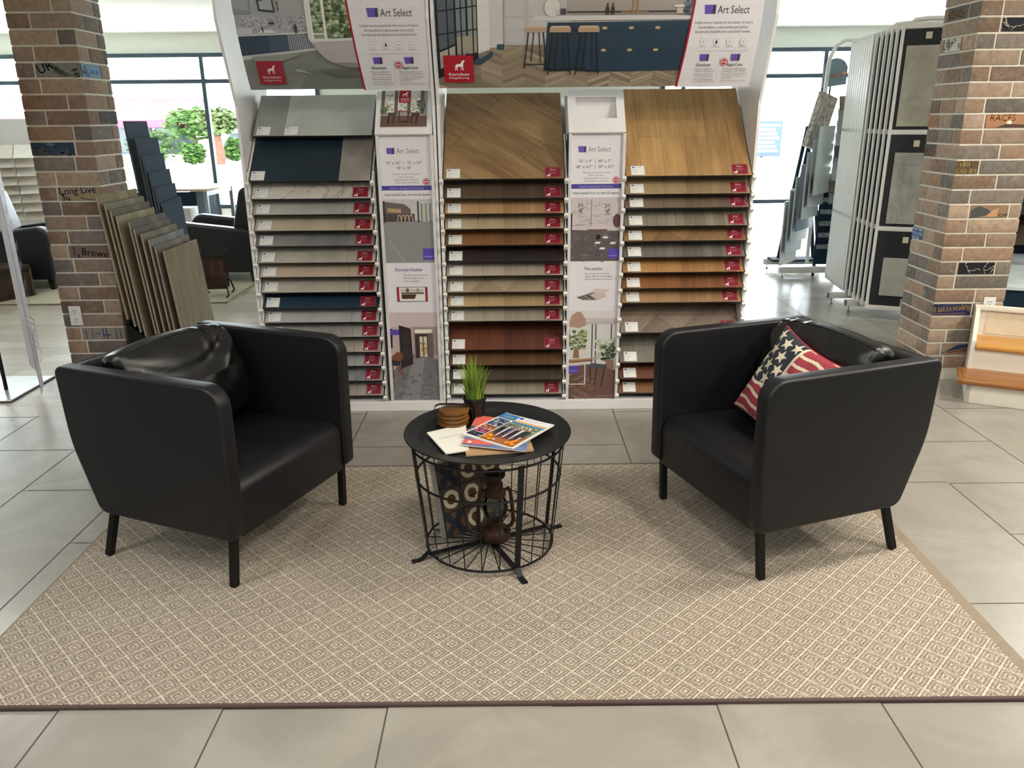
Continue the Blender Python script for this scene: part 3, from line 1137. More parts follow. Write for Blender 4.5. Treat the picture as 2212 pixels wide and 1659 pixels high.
def kitchen(a, W, H):
    """printed picture: kitchen with navy island, three stools, black glazed door, herringbone floor"""
    a.rect(0, 0, W, H, '#b6b3b3')
    a.rect(0, 0, W, .22, '#9a8c7a')
    rr = random.Random(8)
    cw = .105
    for k in range(13):
        for m in range(-4, 16):
            s = 1 if k % 2 else -1
            u0, u1 = k * cw, (k + 1) * cw - .001
            v0 = m * .0185 + (0 if s > 0 else .040)
            q = clip([(u0, v0), (u1, v0 + s * .040), (u1, v0 + s * .040 + .0165), (u0, v0 + .0165)], 0, .205)
            if q:
                a.h -= a.eps * .9
                a.poly(q, rr.choice(['#a39683', '#8f806f', '#ac9f8c', '#85786a', '#978974', '#9b8d79']))
    # wall, door, panelling
    a.rect(.10, .17, .16, VTOP, '#c9c6c6')
    a.rect(.255, .20, .32, VTOP, '#cfcccb')
    a.poly([(.16, .16), (.255, .19), (.255, VTOP), (.16, VTOP)], '#e0dedd')
    a.poly([(.16, .12), (.215, .12), (.27, .16), (.27, .185), (.215, .15), (.16, .15)], '#38505c')
    a.rect(.29, .19, .325, .215, '#38505c')
    a.rect(.325, .21, .64, VTOP, '#b9b6b8')
    for u in (.335, .44):
        a.rect(u, .225, u + .085, .33, '#c3c0c2')
        a.rect(u, .34, u + .085, VTOP, '#c3c0c2')
    # black framed glazing
    a.poly([(0, .05), (.2, .15), (.2, VTOP), (0, VTOP)], '#20242a')
    a.poly([(.015, .19), (.09, .22), (.09, VTOP), (.015, VTOP)], '#59626c')
    a.poly([(.015, .10), (.09, .14), (.09, .21), (.015, .18)], '#b9b3a6')
    a.poly([(.10, .15), (.145, .17), (.145, VTOP), (.10, VTOP)], '#7d8790')
    a.poly([(.155, .17), (.195, .18), (.195, VTOP), (.155, VTOP)], '#8f958f')
    a.poly([(.1, .17), (.195, .18), (.195, .26), (.1, .25)], '#a69d90')
    for v in (.27, .37):
        a.line((0, v - .01), (.2, v + .015), .006, '#20242a')
    for u in (.055, .12, .175):
        a.rect(u, .09 + u * .4, u + .006, VTOP, '#20242a')
    # hanging counter items, back wall
    a.rect(.62, .345, W, VTOP, '#a39c96')
    a.rect(.62, .35, W, .358, '#3a3a3d')
    # island
    a.poly([(.515, .095), (.72, .095), (.72, .31), (.53, .31)], '#26394b')
    a.poly([(.72, .08), (W, .085), (W, .315), (.72, .31)], '#2a3f53')
    a.poly([(.515, .09), (.72, .09), (.72, .10), (.515, .10)], '#1c2a38')
    for u in (.87, .995):
        a.h -= a.eps * .9
        a.rect(u, .10, u + .003, .30, '#223445')
    a.rect(.73, .205, W, .208, '#223445')
    a.poly([(.45, .318), (W, .32), (W, .337), (.47, .34)], '#cfcdcd')
    for u in (.80, .925, 1.05):
        for v in (.285, .185):
            a.disc(u, v, .013, '#c0a884', .007, 10)
    # stools
    for u, fl in ((.475, .10), (.59, .068), (.725, .068)):
        w = .05
        a.poly([(u - w, .268), (u + w, .268), (u + w, .288), (u - w, .288)], '#b79b83')
        a.poly([(u - w, .288), (u + w, .288), (u + w * .8, .296), (u - w * .8, .296)], '#cbb49d')
        a.line((u - w * .7, .268), (u - w * 1.1, fl), .006, '#23272c')
        a.line((u + w * .7, .268), (u + w * 1.1, fl), .006, '#23272c')
        a.line((u - w * .2, .268), (u - w * .45, fl + .03), .005, '#23272c')
        a.line((u + w * .3, .268), (u + w * .5, fl + .03), .005, '#23272c')
        a.line((u - w, fl + .02), (u + w, fl + .02), .005, '#23272c')
    # crockery
    a.disc(.55, .375, .036, '#d6d3cf', .04)
    a.rect(.53, .40, .57, .425, '#d6d3cf')
    a.rect(.59, .345, .615, .37, '#4d4a50')
    a.rect(.565, .343, .585, .365, '#c9c6c4')
    for u in (.80, .825):
        a.rect(u, .345, u + .016, .375, '#3a2f2a')
        a.rect(u + .005, .375, u + .011, .392, '#3a2f2a')
    for u in (.925, .945):
        a.rect(u, .348, u + .006, VTOP, '#a8815a')
    a.rect(.87, .352, 1.0, .356, '#a8815a')
    a.rect(1.13, .345, 1.16, .37, '#c4b7ab')
    a.disc(1.145, .378, .03, '#dcd6cf', .006)
    leaves(a, 1.17, .345, 1.235, .40, 40, ['#4f6670', '#6d8088', '#3f5560'], .01, 9)


def lit_panel(a, kind):
    W, H = .272, 1.412
    a.rect(0, 0, W, H, '#e3e0e6')
    brand_mark(a, .04, 1.325, .042)
    a.text('Art Select', .092, 1.328, .036, GREY, 'l', 0, .115)
    if kind == 1:
        for s, v in (('18" x 36"  |  18" x 24"', 1.275), ('18" x 18"', 1.25)):
            a.text(s, W / 2 - .008, v, .021, INK, 'c')
    else:
        for s, v in (('56" x 9"  |  48" x 7"', 1.275), ('48" x 4.5"  |  28" x 4.5"', 1.247)):
            a.text(s, W / 2 - .008, v, .021, INK, 'c')
    for i, s in enumerate(('35 years commercial warranty', '30mil wear layer', '5.0mm gluedown thickness', '7.0mm rigid core thickness')):
        a.text(s, W / 2, 1.222 - .014 * i, .0115, GREY, 'c')
    a.rect(0, 1.145, W, 1.168, '#4c3f96')
    a.text('Lifetime Residential Warranty', W / 2, 1.151, .0145, '#b9b2e6', 'c')
    round_badge(a, W - .035, 1.187, .018)
    a.text('Simply beautiful floors, for when life happens', W / 2, 1.117, .019, '#3a3640', 'c', .35, .238)
    if kind == 1:
        a.rect(0, .77, W, 1.10, '#8d8c8d')
        a.rect(0, .99, W, 1.10, '#c3c0c2')
        a.poly([(0, .99), (.0, 1.09), (.12, 1.075), (.15, 1.05), (.15, .99)], '#6b5f60')
        a.poly([(.03, 1.035), (.10, 1.03), (.10, 1.05), (.03, 1.055)], '#b79a70')
        a.rect(0, .985, .17, 1.025, '#4a4345')
        for u in (.085, .105, .125, .145):
            a.line((u, 1.02), (u - .006, .985), .004, '#c9ac86')
            a.line((u + .01, 1.02), (u + .016, .985), .004, '#c9ac86')
            a.rect(u - .002, 1.015, u + .012, 1.02, '#c9ac86')
        a.rect(.005, .98, .017, 1.09, '#3a3437')
        a.rect(.185, .98, .193, 1.09, '#3a3437')
        a.rect(.21, .985, .25, 1.075, '#b7bfae')
        for u in (.205, .228, .25):
            a.rect(u, .985, u + .004, 1.078, '#4b494c')
        a.line((.03, .89), (.11, .772), .003, '#b7b6b5')
        a.line((.0, .93), (.27, .90), .0015, '#a5a4a4')
        a.line((.0, .84), (.27, .82), .0015, '#a5a4a4')
        a.rect(.205, .785, .265, .845, '#5a49ac')
        a.rect(.212, .8, .255, .804, '#a79fe0')
        a.text('Floorstyle Visualizer', W / 2 - .01, .725, .026, '#56509a', 'c', .3, .15)
        for i, s in enumerate(('Scan QR Code to open how', 'different designs look in', 'room and settings.')):
            a.text(s, .095, .70 - .016 * i, .0115, GREY, 'l')
        a.rect(.055, .56, .22, .64, '#4a4a4c')
        a.rect(.058, .563, .217, .637, '#e9e2df')
        a.rect(.058, .563, .068, .637, '#a51f33')
        a.rect(.207, .563, .217, .637, '#a51f33')
        a.rect(.075, .60, .20, .63, '#c9bdb4')
        a.poly([(.08, .575), (.15, .575), (.16, .60), (.08, .60)], '#4a352c')
        a.rect(.08, .603, .20, .609, '#3c2b26')
        a.rect(.105, .612, .12, .632, '#57585c')
        a.rect(.165, .612, .172, .632, '#6e7f5c')
        # hall with dark door and a walnut chair
        a.rect(0, 0, W, .50, '#bba9a8')
        a.rect(0, .42, W, .50, '#cbbcbd')
        a.poly([(0, 0), (W, 0), (W, .23), (.13, .27), (0, .16)], '#727275')
        a.poly([(.05, 0), (.15, 0), (.19, .25), (.13, .25)], '#868689')
        a.rect(.13, .26, W, .42, '#a08d8c')
        a.poly([(.14, .24), (.22, .255), (.22, .38), (.14, .38)], '#3e3335')
        a.rect(.165, .25, .205, .365, '#d7c9b3')
        leaves(a, .17, .26, .2, .33, 30, ['#7f8b5a', '#b3ac7a', '#c47f4d'], .007, 12)
        a.rect(.182, .25, .187, .365, '#4a3b38')
        a.rect(.21, .24, .24, .385, '#6f5f60')
        for u in (.15, .165, .18, .195, .21, .225):
            a.disc(u, .395, .011, '#efe6d6')
        a.poly([(.055, .18), (.125, .21), (.12, .41), (.055, .43)], '#2f2629')
        a.poly([(.068, .225), (.115, .24), (.113, .30), (.068, .30)], '#3b3033')
        a.poly([(.068, .32), (.113, .32), (.112, .385), (.068, .395)], '#3b3033')
        a.poly([(0, .30), (.015, .30), (.02, .41), (0, .41)], '#2c2527')
        a.rect(.002, .375, .055, .405, '#5a49ac')
        a.poly([(0, .21), (.03, .205), (.065, .235), (.07, .27), (.04, .28), (0, .245)], '#7d4a34')
        a.poly([(0, .2), (.05, .2), (.055, .225), (0, .235)], '#2c2d38')
        for p, q in (((.01, .2), (.015, .09)), ((.045, .2), (.075, .12)), ((.03, .2), (.055, .15))):
            a.line(p, q, .006, '#7d4a34')
        leaves(a, .0, .01, W, .15, 60, ['#7c7c80', '#69696d', '#858589'], .012, 13)
        a.rect(W - .11, .012, W - .006, .0145, '#9c9ca0')
    else:
        a.rect(0, .77, W, 1.10, '#8b8388')
        a.rect(0, .93, W, 1.10, '#c9bfc2')
        rr = random.Random(4)
        for _ in range(46):
            u, v = rr.uniform(0, W - .05), rr.uniform(.95, 1.07)
            a.h -= a.eps * .9
            if rr.random() < .5:
                a.rect(u, v, u + .03, v + .002, '#8b7f86')
            else:
                a.rect(u, v, u + .002, v + .022, '#8b7f86')
        for u, v in ((.055, 1.06), (.195, 1.055)):
            leaves(a, u - .012, v - .04, u + .012, v + .01, 16, ['#6f6d63', '#84836f'], .006, 21)
        a.line((.115, 1.09), (.115, .955), .003, '#6a6066')
        a.rect(.005, .955, .115, .957, '#9a8f95')
        a.poly([(0, .77), (W, .77), (W, .925), (0, .935)], '#5d5658')
        leaves(a, 0, .775, W - .01, .92, 50, ['#655e60', '#555052', '#6f6769'], .014, 22)
        a.rect(.095, .93, .2, .937, '#6b4a48')
        a.disc(.25, .98, .022, '#6a3f4a', .035)
        a.poly([(.005, .93), (.008, 1.02), (.016, 1.02), (.014, .93)], '#2e2b2e')
        a.poly([(.14, .885), (.165, .885), (.165, .9), (.157, .915), (.145, .905)], '#151516')
        for u, v in ((.19, .895), (.15, .867), (.23, .865), (.175, .837)):
            a.poly([(u - .016, v - .004), (u + .01, v - .007), (u + .018, v + .004), (u - .008, v + .006)], '#e6e2e2')
        a.rect(.205, .785, .265, .835, '#5a49ac')
        a.rect(.212, .797, .255, .8, '#a79fe0')
        a.text('Free samples', W / 2 - .005, .722, .026, '#6b6570', 'c', .3, .095)
        for i, s in enumerate(('Get a closer look at selected', 'designs with free swatch samples.', 'Scan the QR code to learn more!')):
            a.text(s, .088, .7 - .015 * i, .011, GREY, 'l')
        for i in range(7):
            a.poly([(.045 + .012 * i, .575 + .002 * i), (.085 + .012 * i, .56), (.17 + .006 * i, .58), (.12 + .011 * i, .598 + .003 * i)], ['#4a4143', '#8d8078', '#5c5050', '#a0938c', '#4d4447', '#7e726c', '#c9bcb8'][i])
        a.poly([(.115, .60), (.185, .598), (.225, .615), (.145, .622)], '#d2c1bd')
        # dining corner by a garden door
        a.rect(0, 0, W, .48, '#c6bcbb')
        a.rect(0, .46, W, .50, '#d9d4d6')
        a.rect(0, .20, W, .43, '#d2d0cd')
        for u in (.13, .15, .235):
            a.rect(u, .20, u + .007, .43, '#55525a')
        a.rect(.0, .425, W, .44, '#b9b2b2')
        leaves(a, .15, .22, W - .015, .34, 70, ['#a9b79b', '#c5ccbb', '#8da07a'], .012, 31)
        a.poly([(.0, .415), (.02, .475), (.05, .495), (.07, .495), (.095, .455), (.10, .42), (.06, .405)], '#b08f80')
        leaves(a, .005, .285, .10, .39, 90, ['#5f7048', '#83935f', '#a7ac83', '#4c5b3a'], .011, 32)
        a.poly([(.03, .235), (.065, .235), (.06, .28), (.045, .29), (.035, .28)], '#8a6a50')
        leaves(a, .19, .22, .26, .32, 50, ['#3c4a38', '#55664c', '#2e3a2e'], .010, 33)
        a.rect(.21, .17, .255, .225, '#8d6f62')
        a.poly([(0, 0), (W, 0), (W, .16), (.14, .2), (0, .185)], '#6b5148')
        rr = random.Random(17)
        for _ in range(46):
            u, v = rr.uniform(-.02, W - .02), rr.uniform(0, .13)
            s = rr.choice((1, -1))
            q = clip([(v, u), (v + s * .035, u + .07), (v + s * .035 + .012, u + .07), (v + .012, u)], 0, .15)
            q = [(y, x) for x, y in q]
            q = [(y, x) for x, y in [(b_, a_) for a_, b_ in q]]
            q = [(max(0, min(W, uu)), vv) for uu, vv in q]
            if len(q) > 2:
                a.h -= a.eps * .9
                a.poly(q, rr.choice(['#7a5d51', '#5c443c', '#846659', '#64493f']))
        a.poly([(0, .21), (.13, .225), (.17, .235), (.0, .225)], '#a87f60')
        a.poly([(0, .205), (.14, .217), (.14, .225), (0, .213)], '#7a5440')
        for u in (.005, .095):
            a.rect(u, .08, u + .006, .21, '#cfc9c6')
        a.rect(.005, .08, .1, .086, '#cfc9c6')
        a.poly([(.11, .185), (.22, .175), (.22, .195), (.14, .205)], '#47505a')
        for p, q in (((.125, .185), (.13, .10)), ((.205, .18), (.19, .07)), ((.165, .18), (.15, .075))):
            a.line(p, q, .008, '#4a3128')
        a.rect(.005, .015 + .13, .06, .06 + .13, '#5a49ac')
        a.rect(.012, .16, .05, .163, '#a79fe0')
        a.rect(W - .11, .012, W - .006, .0145, '#9c8b82')


def picture_card(a, W, H):
    a.rect(0, 0, W, H, '#a79e98')
    a.rect(0, 0, W, H * .3, '#6b5449')
    for u in (.08, .36, .64):
        a.rect(W * u, H * .4, W * (u + .2), H, '#dfe0dd')
        leaves(a, W * (u + .02), H * .45, W * (u + .18), H * .9, 30, ['#a9a77f', '#c9c5a2', '#8f9a74'], .007, int(u * 50))
    for u in (0, .29, .57, .86):
        a.rect(W * u, H * .35, W * (u + .07), H, '#6e5f5c')
    leaves(a, .0, H * .38, W * .14, H * .55, 20, ['#52664a', '#748663'], .008, 2)
    leaves(a, W * .78, H * .4, W * .95, H * .75, 30, ['#46584a', '#6b7d62'], .008, 3)
    a.rect(W * .3, H * .40, W * .66, H * .44, '#8a5b42')
    for u in (.38, .58):
        a.rect(W * u, H * .12, W * (u + .03), H * .42, '#4a372f')
    a.rect(W * .38, H * .12, W * .61, H * .16, '#4a372f')
    for u in (.16, .66):
        a.rect(W * u, H * .30, W * (u + .18), H * .38, '#57463e')
        for s in (.02, .13):
            a.line((W * (u + s), H * .3), (W * (u + s - .02), H * .08), .006, '#3f2e27')
    a.rect(W * .38, H * .66, W * .64, H, '#b01c30')
    a.dog(W * .51, H * .83, H * .13)
    a.text('Karndean', W * .51, H * .75, .012, '#ffffff', 'c', 0, W * .17, bold=.0005)
    a.text('Designflooring', W * .51, H * .70, .008, '#ffffff', 'c', 0, W * .17)


T45 = math.radians(45)


def bracket_mb():
    """white channel along a board's edge with its square front stop"""
    b = MB()
    b.box((0, .16, -.005), (.008, .30, .016), bev=.002)
    b.box((0, -.006, -.004), (.022, .018, .026), bev=.003)
    return b


PZ = [(390, 1.256), (428, 1.168), (462, 1.088), (497, 1.005), (530, .925), (566, .837), (597, .761), (630, .678), (664, .592), (695, .513), (727, .43), (760, .344), (790, .264), (822, .178), (854, .091), (900, -.03)]


def zpx(y):
    for (a, za), (c, zc) in zip(PZ, PZ[1:]):
        if y <= c:
            return za + (zc - za) * (y - a) / (c - a)


R1 = [p[1] for p in PZ[:15]]
R2 = [zpx(y + 3) for y in (386, 428, 461, 494, 529, 564, 595, 630, 661, 693, 725, 755, 788, 820, 851)]
R3 = [zpx(y + 6) for y in (380, 419, 449, 488, 520, 555, 588, 622, 653, 685, 718, 750, 782, 817, 848)]
RACKX = [(-1.338, -.715), (-.343, .281), (.594, 1.241)]
units = []
bracket_proto = None
for ui, (label, xl, xr, racks, panels) in enumerate((
        ('white flooring display unit with the bathroom picture above grey stone samples', -1.372, -.3715, [0], [(-.669, 1)]),
        ('wide white flooring display unit with the kitchen picture above wood samples', -.364, 1.262, [1, 2], [(.307, 2)]))):
    un = thing('flooring_display', label, 'display stand', (0, 0, 0), 0, 'white flooring displays')
    units.append(un)
    MB().box(((xl + xr) / 2, YF + .24, .0275), (xr - xl, .50, .055), bev=.002).build('base_plinth', WHITE, un)
    side = [(YF + .02, 0.0), (YF + .02, 1.30), (YF + .02, 1.62), (4.10, 1.90), (4.06, 2.0), (4.06, 2.45), (4.75, 2.45), (4.75, 0.0)]
    for x in (xl, xr - .014) if ui == 1 else (xl, xr - .014):
        MB().prism(side, x, x + .014).build('side_panel', WHITE, un)
    back = MB()
    back.box(((xl + xr) / 2, 4.735, .84), (xr - xl - .04, .012, 1.56))
    back.build('back_panel', WHITE, un)
    hx0, hx1 = (xl + .09, xr - .016) if ui == 0 else (xl + .018, xr - .075)
    hb = header_board(hx0, hx1, un)
    a = Art(header_fn(hx0), PV)
    W = hx1 - hx0
    if ui == 0:
        clipu(a, W)
        bathroom(a, W - .325, VTOP)
        wtop, wbot = W - .352, W - .325
        a.poly([(wbot, 0), (W, 0), (W, VTOP), (wbot - .07, VTOP)], '#e6e3ea')
        a.poly([(wbot - .004, 0), (wbot + .004, 0), (wbot - .066, VTOP), (wbot - .076, VTOP)], '#a3182c')
        karndean_tile(a, .062, .035, .125, '#e8d4d6', True)
        art_select_block(a, wbot - .01, W, .005)
    else:
        clipu(a, W)
        kitchen(a, W - .33, VTOP)
        wbot = W - .36
        a.poly([(wbot, 0), (W, 0), (W, VTOP), (wbot + .075, VTOP)], '#e6e3ea')
        a.poly([(wbot - .004, 0), (wbot + .005, 0), (wbot + .08, VTOP), (wbot + .07, VTOP)], '#a3182c')
        karndean_tile(a, .03, .035, .145)
        art_select_block(a, wbot + .02, W, .005)
    o = a.build('printed_poster', PRINT, hb)
    # literature column: rails, printed insert, tilted pocket above
    for px, kind in panels:
        b = MB()
        for dx, w in ((0.0, .016), (.274, .016)):
            b.box((px + dx, YF + .012, .765), (w, .03, 1.42), bev=.002)
        b.build('panel_rail', plain('satin_white_rail', '#dcdadc', .25, .1), un)
        MB().box((px - .0115, YF + .02, .765), (.006, .02, 1.42)).build('gap_shade_strip', BLACK_CORE, un)  # black strip standing in for the shade in the gap beside the rail
        ins = MB().box((px + .137, YF + .018, .765), (.258, .004, 1.416)).build('printed_insert', WHITE, un)
        a = Art(planefn((px + .001, YF + .0155, .059), (1, 0, 0), (0, 0, 1), (0, -1, 0)), eps=.00004)
        lit_panel(a, kind)
        a.build('printed_graphic', PRINT, ins)
        M = Matrix.Translation((px + .135, YF - .005, 1.478)) @ Matrix.Rotation(math.radians(52), 4, 'X')
        b = MB()
        w, h, d = .288, .262, .10
        hw, h0, h1 = .103, .085, .215
        for c, s in (((0, h0 / 2, 0), (w, h0, .012)), ((0, (h + h1) / 2, 0), (w, h - h1, .012)), ((-(w / 2 + hw) / 2, (h0 + h1) / 2, 0), (w / 2 - hw, h1 - h0, .012)), (((w / 2 + hw) / 2, (h0 + h1) / 2, 0), (w / 2 - hw, h1 - h0, .012))):
            b.box(c, s, 0, M)
        b.box((0, h0 - .003, -d / 2), (2 * hw, .006, d), 0, M)
        b.box((0, h1 + .003, -d / 2), (2 * hw, .006, d), 0, M)
        b.box((-hw - .003, (h0 + h1) / 2, -d / 2), (.006, h1 - h0, d), 0, M)
        b.box((hw + .003, (h0 + h1) / 2, -d / 2), (.006, h1 - h0, d), 0, M)
        b.box((0, (h0 + h1) / 2, -d), (2 * hw, h1 - h0, .006), 0, M)
        pk = b.build('card_pocket', WHITE, un)
        b = MB()
        b.prism([(4.31, 1.44), (4.36, 1.66), (4.73, 1.66), (4.73, 1.44)], px - .008, px + .280)
        b.build('pocket_support', WHITE, un)
        if kind == 1:
            card = tag(MB().box((0, .150, .008), (.236, .224, .003), 0, M).build('picture_card', WHITE), 'picture card of a dining room with a red tag set in the sloped white pocket', 'card')
            M2 = M @ Matrix.Translation((-.117, .04, .0098))
            a = Art(lambda u, v, hh, M2=M2: M2 @ Vector((u, v, hh)), eps=.00005)
            picture_card(a, .234, .222)
            a.build('printed_picture', PRINT, card)
    # shelf brackets
    for r in racks:
        zs = (R1, R2, R3)[r]
        for z in zs:
            for x in (RACKX[r][0] - .009, RACKX[r][1] + .009):
                if bracket_proto is None:
                    bracket_proto = bracket_mb().build('shelf_bracket', WHITE_METAL, un)
                    q = bracket_proto
                else:
                    q = dup(bracket_proto, un)
                q.location = (x, YF - .004, z - .006)
                q.rotation_euler = (T45, 0, 0)
    # slotted uprights behind each rack's edges
    for r in racks:
        for x in (RACKX[r][0] - .012, RACKX[r][1] + .012):
            MB().box((x, YF + .06, .68), (.012, .06, 1.24)).build('slotted_upright', WHITE_METAL, un)

# ------------------------------------------------------------------ sample boards
lab = Art(planefn((0, 0, .0001), (1, 0, 0), (0, 1, 0), (0, 0, 1)), eps=.00004)
lab.rect(0, 0, .072, .062, '#9aa09f')
lab.rect(.002, .002, .070, .060, '#e4e4e0')
lab.rect(.008, .047, .02, .055, '#4a4590')
lab.text('Art Select', .024, .048, .009, '#8a8892', 'l')
for i, w in enumerate((.03, .026, .018)):
    lab.rect(.008, .034 - .011 * i, .008 + w, .0365 - .011 * i, '#a9a9a6')
lab_proto = lab.build('spec_label', PRINT)
rt = Art(planefn((0, 0, .0001), (1, 0, 0), (0, 1, 0), (0, 0, 1)), eps=.00004)
rt.rect(0, 0, .082, .066, '#7f1f30')
rt.rect(.002, .002, .080, .064, '#b3717c')
rt.rect(.003, .003, .079, .063, '#7d1a2b')
rt.text('New!', .041, .047, .013, '#f2dfe2', 'c', .3)
for i, w in enumerate((.044, .036, .03)):
    rt.rect(.041 - w / 2, .038 - .007 * i, .041 + w / 2, .0395 - .007 * i, '#c0808b')
rt.dog(.018, .004, .02)
rt_proto = rt.build('red_tag', PRINT)
used = [False, False]
ORD = ['', 'top', 'second', 'third', 'fourth', 'fifth', 'sixth', 'seventh', 'eighth', 'ninth', 'tenth', 'eleventh', 'twelfth', 'thirteenth', 'fourteenth', 'fifteenth', 'sixteenth']


def sample(rack, z, mat, label, tagged=True, labels=(-.296,), y=YF, tilt=45, two=None, L=.56):
    x0, x1 = RACKX[rack]
    w = x1 - x0 - .004
    b = MB()
    parts = [(-w / 2, w / 2, 0)] if two is None else [(-w / 2, w * (two - .5), 0), (w * (two - .5), w / 2, 2)]
    for (a0, a1, mi) in parts:
        n0 = len(b.f)
        b.box(((a0 + a1) / 2, L / 2, -.007), (a1 - a0, L, .014), mi)
        for i in range(n0, len(b.f)):
            if min(b.v[k].z for k in b.f[i]) < -.001:
                b.mi[i] = 1
    mats = [mat, BLACK_CORE] if two is None else [mat[0], BLACK_CORE, mat[1]]
    o = b.build('sample_board', mats, None, ((x0 + x1) / 2, y, z), (math.radians(tilt), 0, 0))
    tag(o, label, 'flooring sample', ('stone samples in the grey rack', 'wood samples in the middle rack', 'wood samples in the golden oak rack')[rack])
    for lx in labels:
        if used[0]:
            l_ = dup(lab_proto, o)
        else:
            l_ = lab_proto
            l_.parent = o
            used[0] = True
        l_.location = (lx, .006, .0003)
    if tagged:
        if used[1]:
            l_ = dup(rt_proto, o)
        else:
            l_ = rt_proto
            l_.parent = o
            used[1] = True
        l_.location = (w / 2 - .098, .007, .0003)
    return o


S = stoneish
sample(0, 1.475, (S('stone_dark_grey', '#7f817b', '#94958e', 3), S('stone_pale_grey', '#a9aba4', '#bcbdb5', 2)), 'two-tone grey stone sample board, uppermost of the stone rack', False, (-.296, -.15), 4.345, 43, .26, .30)
sample(0, R1[0], (S('plain_navy', '#15232e', '#1b2b37', 3), S('stone_taupe', '#837c76', '#9a928b', 5)), 'dark navy and taupe stone sample board just under the uppermost one', False, (-.306,), YF, 45, .74)
stones = [('white marble with grey veins', '#bdb6ac', '#d2ccc3', '#6f6862', 3), ('light warm grey stone', '#999690', '#aeaba5', None, 4), ('sandy beige stone', '#a39782', '#bcaf9a', None, 3), ('charcoal grey stone', '#6a6a6d', '#84837f', None, 4),
          ('greige stone', '#989388', '#aca79b', None, 5), ('pinkish beige stone', '#aa9884', '#bba996', None, 3), ('pale greige stone', '#9e988b', '#b1aa9d', None, 3), ('dark navy', '#1a2f40', '#203749', None, 3),
          ('cool light grey stone', '#9b9b9b', '#aeaead', None, 3), ('mottled warm grey stone', '#827e7c', '#9c9894', None, 9), ('cloudy taupe stone', '#928a80', '#aca398', None, 7), ('plain mid grey stone', '#8f8f90', '#a1a1a1', None, 4),
          ('slate grey stone', '#6d6f71', '#878888', '#9a9a9a', 6), ('grey beige stone', '#8f887e', '#a59d92', None, 4)]
for i, (nm, c1, c2, vein, sc_) in enumerate(stones):
    sample(0, R1[i + 1], S('stone_' + nm.replace(' ', '_'), c1, c2, sc_, vein, .4, .16), nm + ' sample board, %s shelf down in the stone rack' % ORD[i + 3])

W_ = woodish
w2 = [('golden brown oak sample board laid diagonally, large and uppermost in the middle rack', '#6a4f33', '#a3845d', .16, .75, 0), ('dark espresso brown', '#42352a', '#5c4b3c', .11, 0, 1), ('light caramel oak', '#8d6a45', '#b8946c', .13, 0, 2), ('pale straw oak', '#94805f', '#b0a082', .14, 0, 3),
      ('rich chestnut brown', '#5f3f25', '#835c38', .12, 0, 4), ('nearly black brown', '#231a1a', '#302524', .12, 0, 5), ('washed grey oak', '#918777', '#aba090', .12, 0, 6), ('grey beige herringbone oak', '#8f7e69', '#aa9880', .14, .7, 7),
      ('honey beige oak', '#977e5b', '#b2986f', .14, 0, 8), ('silvery taupe oak', '#877d6f', '#a3988a', .12, 0, 9), ('deep red brown', '#47241a', '#6d3d27', .15, 0, 11), ('dark walnut brown', '#4a2f1b', '#684729', .12, 0, 12), ('smoky dark brown', '#33281e', '#4b3c2d', .12, 0, 13), ('pale grey brown', '#807767', '#9d9481', .12, 0, 14)]
for i, (nm, c1, c2, pl, rot, slot) in enumerate(w2):
    lb = nm if i == 0 else nm + ' wood sample board, %s down in the middle rack' % ORD[i + 1]
    if i == 0:
        m = W_('wood_mid_%d' % i, c1, c2, 'y', pl, .45, 1, -.92, .0012)
    else:
        m = W_('wood_mid_%d' % i, c1, c2, 'y', pl, .45, .8, rot, .001)
    sample(1, R2[slot], m, lb, i not in (5, 11, 12), L=.60 if i == 0 else .56)
w3 = [('golden oak sample board, large and uppermost beside the bright window', '#8a683e', '#bb9764', .12, 0, 0), ('sand brown oak', '#7f6c51', '#9c8763', .12, 0, 1), ('dark grey brown oak', '#5b4d40', '#766556', .12, 0, 2), ('grey taupe oak', '#6d6659', '#878071', .05, 0, 3),
      ('warm brown diagonal oak', '#74583a', '#93744f', .14, .6, 4), ('ash grey brown oak', '#57524c', '#716b63', .05, 0, 5), ('bright amber oak', '#8a6038', '#ad8150', .14, 0, 6), ('deep chestnut oak', '#633a20', '#8b5a34', .13, 0, 7),
      ('light hazel oak', '#7f5f3d', '#a07d56', .13, 0, 8), ('grey brown herringbone', '#6b5d50', '#8d7e6e', .16, .75, 10), ('cool grey oak', '#5d5a50', '#7a766a', .12, 0, 12), ('dark cherry red', '#4a2016', '#6b3523', .1, 0, 13), ('brown amber', '#5d3b20', '#7f5732', .1, 0, 14)]
for i, (nm, c1, c2, pl, rot, slot) in enumerate(w3):
    lb = nm if i == 0 else nm + ' wood sample board, %s down in the golden oak rack' % ORD[i + 1]
    sample(2, R3[slot], W_('wood_gold_%d' % i, c1, c2, 'y', pl, .45, .9, rot, .001), lb, i < 10, L=.61 if i == 0 else .56)

# ------------------------------------------------------------------ black leather armchairs
LEATHER = leather('black_leather', '#141418', 0.40, 0.36)
LEATHER2 = leather('glossy_cushion_leather', '#0f0f10', 0.24, 0.6)
LEGM = plain('black_steel_leg', '#141416', 0.45, 0.4, 0.4, 0.05)


